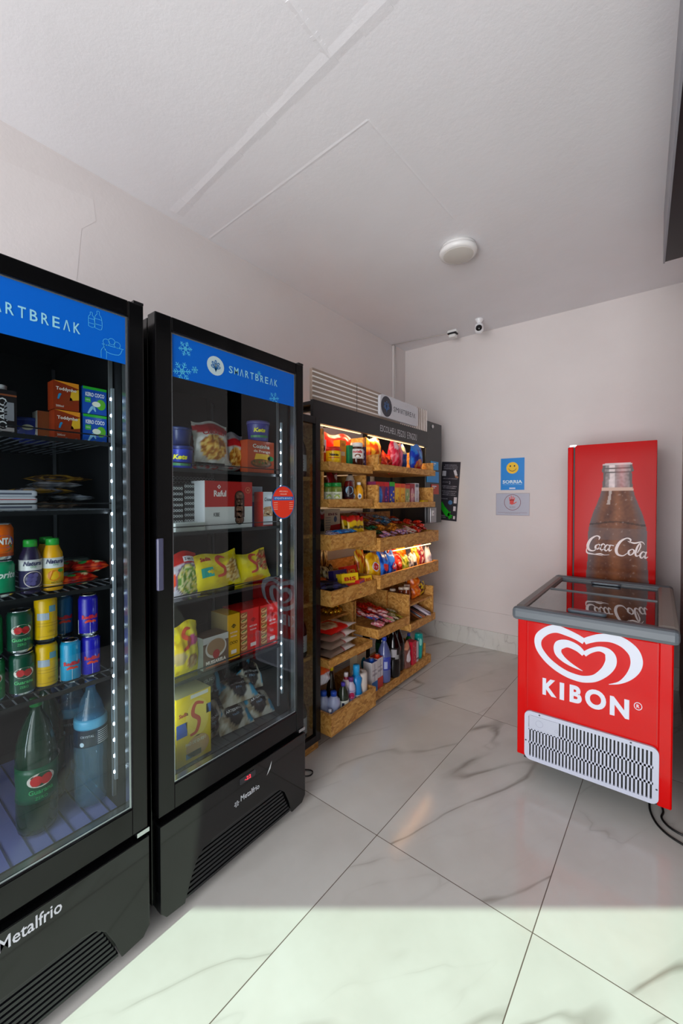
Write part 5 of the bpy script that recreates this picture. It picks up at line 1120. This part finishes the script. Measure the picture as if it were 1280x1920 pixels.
# --- left floor box
Z = .0885
place('tissue_pack', 'packet', 'white round pack with orange top, on the blue-capped bottles at lower left', [('pack', pouch(.12, .12, .09, bands((.70, 'd8d4dc'), (.86, 'e85818'), (1, 'f07828')), 100))], (-1.56, 1.815, Z + .213))
def cl(r, h, neck=.4): return [(r * .9, 0), (r, .008), (r, h * .45), (r * .85, h * .55), (r, h * .64), (r * .9, h * .78), (r * neck, h * .9), (r * neck, h * .92)]
place('bleach_bottle', 'bottle', 'white-blue bottle with blue cap at the left end of the floor box, rear one', bottle(cl(.037, .185), '98a0bc:.35', '1c48a8:.35', .018, .022), (-1.53, 1.803, Z), group='blue-capped cleaning bottles')
place('bleach_bottle', 'bottle', 'white-blue bottle with blue cap in front in the floor box', bottle(cl(.040, .185), 'a0a8c8:.35', '1c48b0:.35', .018, .022), (-1.483, 1.838, Z), group='blue-capped cleaning bottles')
place('bleach_bottle', 'bottle', 'short blue and white bottle at the left corner of the floor box', bottle(cl(.022, .11), '3c64b8:.35', 'd8e0f0:.35', .010, .014), (-1.462, 1.779, Z), group='blue-capped cleaning bottles')
place('oil_bottle', 'bottle', 'dark bottle with yellow cap in the floor box', bottle([(.030, 0), (.032, .008), (.032, .13), (.026, .17), (.014, .24), (.013, .27)], '241812:.15', 'f0d010:.35', .015, .024), (-1.57, 1.92, Z))
place('dish_soap_bottle', 'bottle', 'dark bottle with violet cap and white label in front of the yellow-capped one', bottle([(.032, 0), (.034, .008), (.034, .13), (.028, .165), (.014, .195), (.012, .20)], '2c3428:.15', '4838a0:.35', .013, .018, (.03, .12, 'ccd0c4:.4'), lambda b, p: b.rect(-.012, .002, .07, .11, p, '182040').rect(-.02, .02, .035, .05, p, 'd0a048')), (-1.475, 1.918, Z))
place('cleaner_bottle', 'bottle', 'slim white and dark red bottle beside the dish soap', bottle(cl(.024, .25, .45), '8c1c30:.3', 'd8d0d4:.35', .013, .02, (.12, .21, 'c8b8bc:.4')), (-1.50, 1.980, Z))
place('softener_bottle', 'bottle', 'pale bottle with violet and red label next to the blue sprayer bottle', bottle(cl(.028, .22), 'c4bcd0:.35', '683078:.35', .016, .02, (.03, .15, '9c90b8:.4'), lambda b, p: b.disc(0, .12, .016, .02, p, 'b01c50', 12)), (-1.474, 1.995, Z))
place('cleaner_bottle', 'bottle', 'bright blue bottle with tall blue cap in the floor box', bottle([(.036, 0), (.038, .008), (.038, .10), (.030, .15), (.036, .19), (.020, .215)], '1c88d0:.25', '28a0e0:.3', .021, .06, (.02, .10, 'd0dcec:.4'), lambda b, p: b.disc(.01, .035, .016, .016, p, 'a82870', 14).disc(-.01, .07, .018, .02, p, '48a0d8', 14)), (-1.482, 2.062, Z))
place('towel_roll', 'roll', 'upright white paper roll pack with blue print in the floor box', [('roll', MB().lathe([(.012, .0), (.05, .001), (.052, .01), (.052, .20), (.048, .208), (.014, .209), (.014, .18)], 'dcd4cc:.5', 28)), ('wrap_print', MB().lathe([(.0528, .02), (.0528, .085)], '2050c8:.35', 28)), ('core', MB().lathe([(.0135, .2095), (.0137, .2105)], '9c8068:.6', 16))], (-1.50, 2.118, Z))
place('tall_carton', 'box', 'cream tall carton with small black oval standing behind the floor box bottles', [('box', carton(.16, .05, .30, 'd8c0a0:.4', art=lambda b, p, w, h: b.disc(w * .3, h * .84, .014, .018, p, '6c6048', 12).rect(-w * .12, -w * .02, h * .72, h * .74, p, '302820')))], (-1.72, 2.03, Z))

# --- right column, top tray
Z = 1.595
place('chips_bag', 'bag', 'orange crisp bag with yellow patches at the left end of the top right tray', [('bag', pouch(.17, .22, .09, blotch('e8780c', ['f8b830', 'c04008'], 6, 3, .1), 110))], (-1.56, 2.36, Z))
place('snack_bag', 'bag', 'red snack bag slumped beside the orange crisp bag', [('bag', pouch(.15, .13, .06, blotch('c82c14', ['e05820', '901408'], 6, 4, .15), 111))], (-1.54, 2.485, Z), ry=18)
place('snack_bag', 'bag', 'pink and red bag standing upright in the middle of the top right tray', [('bag', pouch(.15, .22, .08, over(blotch('e02848', ['f08090', 'b01028'], 5, 6, .2), (.3, .82, .2, .12, 'f0c8d0'), (.8, .5, .25, .5, 'e87890')), 112, pinch=.02))], (-1.52, 2.60, Z))
place('cookie_bag', 'bag', 'dark blue cookie bag with yellow spot, left of the pair on the top right tray', [('bag', pouch(.12, .21, .07, over(blotch('10388c', ['2058b8', '0c2460'], 4, 7, .2), (.5, .8, .3, .15, 'b8a890'), (.4, .3, .3, .2, '2c4c8c')), 113, pinch=.02))], (-1.55, 2.735, Z), group='blue cookie bags')
place('cookie_bag', 'bag', 'blue cookie bag showing brown biscuits, right of the pair on the top right tray', [('bag', pouch(.17, .22, .07, over(blotch('1838b0', ['2878d0', '102880'], 4, 8, .2), (.5, .28, .36, .2, blotch('a05c28', ['c88040', 'c03030'], 9, 2, .1)), (.6, .65, .2, .12, '3890e0')), 114, pinch=.02))], (-1.50, 2.88, Z), group='blue cookie bags')
# --- right column, second tray
Z = 1.348
def m1(c1, c2, c3):
    def f(b, p, w, h): b.rect(-w / 2, w / 2, h * .82, h, p, c1).disc(-w * .05, h * .42, w * .36, h * .38, p, c2, 18); [b.disc(rnd.uniform(-.3, .3) * w, h * rnd.uniform(.15, .6), .008, .008, lambda u, v: p(u, v) + Vector((0, -.0005, 0)), c3, 8) for _ in range(5)]
    return f
for y, w, h, c, ar, lb, sd in ((2.305, .10, .165, '88345c:.35', m1('d01c1c', '2080e0', '2c98f0'), 'red and blue box at the left end of the row on the second right tray', None), (2.39, .065, .165, '8c1848:.35', m1('d82020', '382078', 'c84890'), 'red and purple box with coloured dots, second in the row', None), (2.462, .07, .168, '1c2c8c:.35', m1('28b020', '1c3cb0', 'e8c830'), 'green-topped dark blue box, third in the row', None),
        (2.535, .07, .160, 'f0a810:.35', m1('e84018', 'f4c020', 'd89010'), 'orange-yellow box with red top, left one of two', None), (2.61, .07, .160, 'f0a010:.35', m1('e04818', 'f0b820', 'c87c10'), 'orange-yellow box with red top, right one of two', None), (2.685, .07, .155, 'a89868:.4', m1('c83820', '8ca868', 'e0d0a0'), 'beige and green box in the middle right of the row', None), (2.76, .07, .165, '98283c:.4', m1('a82c30', 'd898a0', 'e8c8a0'), 'dark red box with pink oval, right part of the row', None)):
    place('sweets_box', 'box', lb, [('box', carton(w, .08, h, c, art=ar))], (-1.505, y, Z), group='row of boxes on the second right tray')
place('sweets_box', 'box', 'white narrow box with grey lettering in the row on the second right tray', [('box', carton(.062, .08, .17, 'dcd8dc:.35', art=lambda b, p, w, h: b.text('GELATINA', 0, h * .45, .08, .014, lambda u, v: p(-(v - h * .45), h * .45 + u), '50505c', .02).rect(-w * .4, w * .4, h * .82, h * .96, p, '58606c')))], (-1.505, 2.832, Z), group='row of boxes on the second right tray')
place('spice_jar', 'jar', 'small brown jar with pale lid near the right end of the second right tray', jar(.022, .11, '8c4830:.25', 'd8c8b8:.35', .016), (-1.50, 2.895, Z))
place('sweets_box', 'box', 'small low yellow box at the right end of the second right tray', [('box', carton(.07, .05, .04, 'f0c818:.4'))], (-1.49, 2.985, Z))
# --- right column: heaped sweets bin
zz3 = lambda x: zf(x, 1.062, .12, -1.40, -1.86)
def proto(nm, cat, lb, grp, b): return place(nm, cat, lb, [('wrapper', b)], (0, 0, -5), group=grp)
def heap(nm, lb, grp, cols, w, h, t, spots, seed):
    r = random.Random(seed); vs_ = []
    for k in range(3): vs_.append(lying(pouch(w, h, t, blotch(cols[0], cols[1:], 6, seed + k, .1), seed + k, 12, 10), t))
    first = [tag(link(nm, b), lb, 'sweet', grp) for b in vs_]
    for i, (x, y, z, yaw) in enumerate(spots):
        o = first[i] if i < 3 else copy_of(first[i % 3], (0, 0, 0), (0, 0, 0))
        o.location = (x, y, z); o.rotation_euler = (R(r.uniform(-14, 14)), R(r.uniform(6, 22)), R(yaw + r.uniform(-15, 15)))
def spread_(x0, x1, y0, y1, n, zfun, seed, layers=1, dz=.018, yaw=0, w=.05):
    r = random.Random(seed); out = []
    for i in range(n):
        x = r.uniform(x0, x1); out.append((x, y0 + (y1 - y0) * (i + .5) / n if layers == 1 else r.uniform(y0, y1), zfun(x) + .004 + dz * (i % layers), yaw))
    return out
heap('candy_packet', 'orange and gold wrapped sweet in the middle of the heaped bin', 'orange sweets in the heaped bin', ['d87818', 'f0a840', '8c3c10'], .06, .045, .018, spread_(-1.68, -1.50, 2.36, 2.60, 14, lambda x: zz3(x) + .045, 5, 3), 121)
heap('candy_packet', 'dark red and white striped stick bundled in a rear corner of the heaped bin', 'striped sticks in the heaped bin', ['a81828', 'e8d0c8', '6c1018'], .13, .028, .014, [(x, y, z + .075, 60) for x, y, z, _ in spread_(-1.76, -1.62, 2.34, 2.55, 10, zz3, 6, 3)], 124)
heap('candy_packet', 'green wrapped sweet at the left front of the heaped bin', 'green sweets in the heaped bin', ['18583c', '308858', '0c2c24'], .06, .045, .018, spread_(-1.56, -1.47, 2.26, 2.42, 7, lambda x: zz3(x) + .055, 7, 2), 127)
heap('candy_packet', 'pink and blue small sweet along the lip of the heaped bin', 'pink and blue sweets in the heaped bin', ['c03c58', '4878c0', 'e8b0a0'], .045, .035, .016, spread_(-1.46, -1.43, 2.25, 2.62, 11, lambda x: zz3(x) + .052, 8, 2), 130)
heap('candy_packet', 'red wrapped sweet at the right end of the heaped bin', 'red sweets in the heaped bin', ['c81c14', 'f04828', '8c0c0c'], .06, .05, .022, spread_(-1.60, -1.46, 2.80, 3.03, 12, lambda x: zz3(x) + .045, 9, 3), 133)
heap('candy_packet', 'bright orange-red packet near the back right of the heaped bin', 'orange-red packets in the heaped bin', ['e83c14', 'f87030', 'a82008'], .075, .055, .022, spread_(-1.74, -1.64, 2.72, 2.90, 6, lambda x: zz3(x) + .05, 10, 2), 136)
heap('candy_packet', 'dark and pale blue packet in the middle back of the heaped bin', 'blue and dark packets in the heaped bin', ['283040', '4890c0', 'a8a8a8'], .07, .05, .02, spread_(-1.72, -1.62, 2.54, 2.74, 9, lambda x: zz3(x) + .055, 11, 3), 139)
heap('candy_packet', 'long white and red wafer bar lying near the lip of the heaped bin', 'white and red wafer bars in the heaped bin', ['e0d4c4', 'b81c24', 'f0e8d8'], .12, .035, .018, [(x, y, z, 35) for x, y, z, _ in spread_(-1.52, -1.44, 2.62, 2.80, 6, lambda x: zz3(x) + .042, 12, 2)], 142)
# --- right column: snack bag bin
zb4 = lambda x: zf(x, .82, .03, -1.40, -1.86) + .002
def lay(b, p): b.disc(0, .10, .034, .030, p, 'd8e0f0', 20); b.disc(0, .10, .029, .024, lambda u, v: p(u, v) + Vector((0, -.001, 0)), 'c82420', 20); b.text("Lay's", 0, .10, .05, .018, lambda u, v: p(u, v) + Vector((0, -.002, 0)), 'f4f0f0', .04)
def dor(c): return lambda b, p: b.disc(0, .09, .030, .026, p, c, 18).text('FESTA', 0, .09, .044, .014, lambda u, v: p(u, v) + Vector((0, -.001, 0)), 'f0ece4', .04)
for x, y, w, h, cols, ar, rz, lb in (
        (-1.58, 2.255, .10, .21, ('e8a81c', ['f4c840', 'c8501c']), None, 88, 'tall yellow-orange snack bag at the back left corner of the bag bin'),
        (-1.49, 2.275, .13, .19, ('f2bc0c', ['f8d438', 'd89808']), lay, 78, 'yellow crisp bag with round red and white badge in the bag bin'),
        (-1.475, 2.375, .11, .20, ('1860d8', ['3c88f0', '0c3c98']), dor('c82c38'), 84, 'bright blue crisp bag, left of the two blue bags'),
        (-1.465, 2.465, .11, .19, ('1458d0', ['3880f0', '0c3890']), dor('d83440'), 98, 'bright blue crisp bag, right of the two blue bags'),
        (-1.48, 2.565, .12, .17, ('c01c14', ['e03c28', '801008']), dor('e04838'), 88, 'red crisp bag right of the blue bags'),
        (-1.55, 2.63, .12, .20, ('7c1418', ['b82c20', '501010']), None, 92, 'dark red bag standing behind the red one'),
        (-1.46, 2.645, .07, .14, ('7c8c28', ['a8a838', '5c6818']), None, 80, 'small olive green bag between red and white bags'),
        (-1.47, 2.725, .09, .14, ('b8b4c0', ['e0dce0', '58545c']), None, 84, 'white and black bag, left one of the pale pair'),
        (-1.47, 2.80, .08, .145, ('c8c4c8', ['f0ecec', '3c383c']), None, 96, 'white and black bag, right one of the pale pair'),
        (-1.57, 2.79, .14, .20, ('f09c10', ['f8c838', 'c86c0c']), None, 90, 'orange bag standing behind the pale pair'),
        (-1.50, 2.885, .10, .18, ('e8a020', ['f4cc50', 'b0601c']), None, 90, 'golden bag between the pale pair and the purple bag'),
        (-1.49, 2.965, .09, .19, ('70142c', ['a03040', 'd8c8c8']), None, 86, 'purple-red bag near the right end of the bag bin'),
        (-1.46, 3.03, .07, .17, ('c4c4d4', ['e4e4ec', '9c9cb4']), None, 92, 'white slim bag at the right end of the bag bin'),
        (-1.56, 3.02, .08, .22, ('e07020', ['2c6c40', 'f09848']), None, 92, 'orange and green tall bag at the far right corner of the bag bin')):
    place('crisp_bag', 'bag', lb, [('bag', pouch(w, h, .055, blotch(cols[0], cols[1], 5, int(y * 100) % 17, .14), int(y * 100), 16, 18, text=ar))], (x, y, zb4(x) + .003), rz=rz, rx=-7, group='snack bags standing in the bag bin')
# --- lower right: tilted bar bin
zb5 = lambda x: zf(x, .485, .11, -1.43, -1.86)
heap('candy_bar', 'red shiny bar pack at the back of the tilted bar bin', 'red bars in the tilted bin', ['d01810', 'f04028', '8c0808'], .09, .06, .022, spread_(-1.72, -1.58, 2.32, 2.54, 12, lambda x: zb5(x) + .02, 21, 2), 151)
heap('candy_bar', 'dark red bar in the upper left of the tilted bar bin', 'dark red bars in the tilted bin', ['901420', 'c02c30', 'd8c0c0'], .11, .035, .018, [(x, y, z, 30) for x, y, z, _ in spread_(-1.78, -1.68, 2.30, 2.42, 6, lambda x: zb5(x) + .015, 22, 2)], 154)
heap('candy_bar', 'blue wrapped bar in the left half of the tilted bar bin', 'blue bars in the tilted bin', ['1c3c98', '3870c8', 'a03c38'], .11, .04, .02, [(x, y, z, 20) for x, y, z, _ in spread_(-1.60, -1.56, 2.31, 2.40, 3, lambda x: zb5(x) + .035, 23, 1)], 157)
heap('candy_bar', 'pink and red small wrapped bar near the lip of the tilted bar bin', 'pink bars in the tilted bin', ['c82440', 'e86880', 'f0c8c8'], .08, .032, .018, [(x, y, z, 15) for x, y, z, _ in spread_(-1.62, -1.47, 2.27, 2.46, 20, lambda x: zb5(x) + .02, 24, 3)], 160)
heap('candy_bar', 'green and brown wrapped bar at the lip of the tilted bar bin', 'green-brown bars in the tilted bin', ['6c5c38', '9c9c60', 'c8b8a0'], .08, .028, .016, [(x, y, z, 25) for x, y, z, _ in spread_(-1.56, -1.47, 2.42, 2.60, 12, lambda x: zb5(x) + .015, 25, 2)], 163)
heap('candy_bar', 'long yellow-green bar at the right of the tilted bar bin', 'yellow-green bars in the tilted bin', ['a89820', 'd0c048', '5c6818'], .14, .022, .014, [(x, y, z, 10) for x, y, z, _ in spread_(-1.56, -1.52, 2.52, 2.61, 4, lambda x: zb5(x) + .015, 26, 1)], 166)
# --- lower right shelf box
Z = .6145
for x, y, h, lb in ((-1.62, 2.735, .07, 'small jar with white lid, leftmost on the jar board'), (-1.56, 2.765, .085, 'second small jar with white lid on the jar board'), (-1.50, 2.735, .10, 'taller brown jar with cream lid in front on the jar board'), (-1.54, 2.815, .10, 'brown jar with white lid right of the cream-lidded one')):
    place('spread_jar', 'jar', lb, jar(.026, h + .02, '6c3018:.2', 'dcc8b4:.35', .016, (.02, h * .6, 'b08878:.4')), (x, y, Z), group='small spread jars')
for x, y, z, lb in ((-1.52, 2.90, 0, 'round orange bag, lower of two on the jar board'), (-1.53, 2.90, .078, 'round orange bag, upper of two on the jar board')):
    place('orange_snack_bag', 'bag', lb, [('bag', pouch(.11, .10, .085, blotch('f07410', ['f89838', 'c8500c'], 4, 3, .2), 170, 14, 12))], (x, y, Z + z), group='round orange bags')
place('snack_bag', 'bag', 'brown bag with yellow top at the back of the jar board', [('bag', pouch(.10, .17, .05, bands((.75, '8c4c2c'), (1, 'f0cc18')), 171))], (-1.61, 2.98, Z))
place('snack_bag', 'bag', 'yellow and brown crumpled bag at the right end of the jar board', [('bag', pouch(.09, .12, .05, blotch('7c4428', ['e0c020', '50281c'], 5, 3, .1), 172))], (-1.52, 3.01, Z))
Z = .4335
heap('noodle_pack', 'red and orange pack at the lower left of the shelf box', 'red packs in the lower shelf box', ['b81c10', 'd87838', 'e0c090'], .09, .07, .025, [(-1.50, 2.745, Z + .002, 80), (-1.52, 2.76, Z + .03, 95), (-1.50, 2.76, Z + .056, 85), (-1.58, 2.75, Z + .002, 90)], 175)
for x, y, z, c, lb in ((-1.53, 2.90, .02, ('1c2438', ['38405c', 'b86c38']), 'dark blue long cookie roll leaning in the lower shelf box'), (-1.52, 2.985, .028, ('b8aab4', ['dcd0d4', '584858']), 'pale mottled long cookie roll leaning in the lower shelf box'), (-1.60, 2.95, .04, ('201c1c', ['506038', '0c0c0c']), 'black long roll behind the pale one in the lower shelf box')):
    b = MB().lathe([(.004, -.10), (.024, -.092), (.027, -.08), (.027, .08), (.024, .092), (.004, .10)], 'film', 16)
    for i, p in enumerate(b.v): b.c[i] = blotch(c[0], c[1], 5, 3, .1)(p.x * 14, p.z * 7)
    o = place('cookie_roll', 'biscuits', lb, [('wrapper', b)], (x, y, Z + z + .045), rz=0, group='cookie rolls in the lower shelf box'); o.rotation_euler = (0, R(-66), R(12))
# --- plinth: large bottles and cartons
Z = .0955
def milk(c):
    return lambda b, p, w, h: (b.rect(-w / 2, w / 2, 0, h * .35, p, c), b.rect(-w * .4, w * .4, h * .55, h * .62, p, 'a8a0a8'), b.rect(-w * .4, w * .3, h * .7, h * .74, p, 'a8a0a8'), b.rect(-w * .05, w * .05, h * .35, h * .95, p, '9c98a8'))
for x, y, c, cc, lb in ((-1.535, 2.30, '1c6cb8', '1c50a8:.35', 'white and blue milk carton with blue cap, nearer on the plinth'), (-1.545, 2.385, 'c83c38', 'd83c18:.35', 'white and red milk carton with red cap, second on the plinth')):
    k = MB(); k.lathe([(.017, .205), (.017, .222), (.014, .224)], cc, 18); k.v = [p + Vector((0, -.008, 0)) for p in k.v]
    place('milk_carton', 'carton', lb, [('carton_body', carton(.07, .07, .205, 'd4d0d4:.4', top=cc, art=milk(c))), ('cap', k), ('cap_disc', MB().disc(0, -.008, .010, .010, face_z(.2245), 'e8e0e0'))], (x, y, Z), group='milk cartons on the plinth')
place('cereal_box', 'box', 'cream box with orange and teal print behind the milk cartons', [('box', carton(.11, .06, .30, 'd8c4a4:.4', art=lambda b, p, w, h: b.rect(-w / 2, w / 2, h * .75, h * .86, p, 'd8782c').disc(w * .2, h * .5, .03, .04, p, '1c6c84', 14)))], (-1.66, 2.33, Z))
def bb(r, h): return [(r * .6, 0), (r * .95, .012), (r, .03), (r, h * .34), (r * .93, h * .42), (r, h * .5), (r, h * .64), (r * .8, h * .76), (r * .42, h * .9), (r * .3, h * .95), (r * .3, h * .97)]
place('water_bottle', 'bottle', 'large bluish water bottle with blue cap on the plinth', bottle(bb(.047, .31), '5a6498:.12', '2848c0:.35', .017, .022, (.10, .19, '3444a8:.35'), lambda b, p: b.rect(-.012, .012, .11, .16, p, 'a8b4dc', 3)), (-1.535, 2.475, Z))
place('cola_bottle', 'bottle', 'large black cola bottle with grey-white label on the plinth', bottle(bb(.053, .345), '0b0706:.08', '101010:.35', .017, .022, (.14, .225, '1c1818:.35'), lambda b, p: (b.rect(-.03, .012, .16, .215, p, 'a8a4a8', 6), b.rect(.0, .03, .145, .175, p, '909090', 4))), (-1.53, 2.59, Z), group='large dark cola bottles')
place('cola_bottle', 'bottle', 'large dark green-black bottle behind the grey-labelled one', bottle(bb(.053, .345), '081808:.08', '1c7030:.35', .017, .022, (.14, .225, '0c3c24:.35')), (-1.64, 2.62, Z), group='large dark cola bottles')
place('cola_bottle', 'bottle', 'large dark bottle with small red label, right one of the cola bottles', bottle(bb(.053, .345), '100a08:.08', 'a01818:.35', .017, .022, (.14, .225, '141010:.35'), lambda b, p: b.rect(-.02, .014, .17, .20, p, 'c84848', 3)), (-1.56, 2.70, Z), group='large dark cola bottles')
place('peach_pack', 'packet', 'clear brown packet with white square label and peach top on the plinth', [('pack', pouch(.085, .19, .06, over(bands((.75, '7c5048'), (1, 'd89878')), (.5, .45, .35, .24, 'd8ccd0')), 180, standing=True, pinch=.01))], (-1.54, 2.80, Z))
place('red_box', 'box', 'red and pink box on the plinth right of the peach packet', [('box', carton(.065, .06, .18, 'c82038:.35', art=lambda b, p, w, h: [b.disc(rnd.uniform(-.3, .3) * w, h * (.1 + .1 * k), .007, .007, p, 'e87080', 8) for k in range(8)]))], (-1.54, 2.885, Z))
place('white_carton', 'box', 'slim white and grey box right of the red box on the plinth', [('box', carton(.035, .06, .16, 'd4ccd4:.4', art=lambda b, p, w, h: b.rect(-w / 2, w / 2, h * .12, h * .2, p, '6c6470')))], (-1.545, 2.945, Z))
place('shampoo_bottle', 'bottle', 'teal green standing bottle at the right end of the plinth, front one', bottle([(.026, 0), (.027, .02), (.032, .08), (.036, .15), (.034, .19)], '10a098:.28', '10a8a0:.3', .030, .012, None, lambda b, p: b.disc(.004, .14, .012, .03, cyl(.036, .001), '90d8c8', 12)), (-1.545, 3.025, Z), group='teal bottles on the plinth')
place('shampoo_bottle', 'bottle', 'green bottle with blue cap behind the white carton', bottle([(.026, 0), (.028, .02), (.030, .10), (.024, .16), (.012, .18)], '18803c:.28', '3048b0:.35', .013, .02), (-1.61, 2.975, Z), group='teal bottles on the plinth')
place('soap_box', 'box', 'low white box lying on the plinth at its right end', [('box', carton(.06, .05, .035, 'c0b8bc:.4'))], (-1.545, 3.062 + .0, Z), rz=0) if False else None
# --- bottles in the glass cabinet
for z, c, lb in ((1.521, '201418', 'dark wine bottle with white label on the upper shelf of the glass cabinet'), (.0615, '142018', 'dark wine bottle with white label at the bottom of the glass cabinet'), (.521, '1c1618', 'dark bottle with pale label on the middle shelf of the glass cabinet')):
    place('wine_bottle', 'bottle', lb, bottle([(.033, 0), (.036, .01), (.036, .15), (.028, .18), (.014, .205), (.013, .25)], c + ':.12', '681820:.35', .0145, .02, (.03, .12, 'c8c8cc:.4'), lambda b, p: [b.rect(-.02, .02, .045 + k * .015, .050 + k * .015, p, '88888c', 3) for k in range(4)]), (-1.575, 1.655, z), group='wine bottles in the glass cabinet')
for z, lb in ((.821, 'small round jar on the shelf above the middle of the glass cabinet'), (1.201, 'small round jar on the second shelf from the top of the glass cabinet')):
    place('glass_jar', 'jar', lb, jar(.03, .10, '383438:.15', '585458:.35', .018), (-1.60, 1.65, z), group='jars in the glass cabinet')
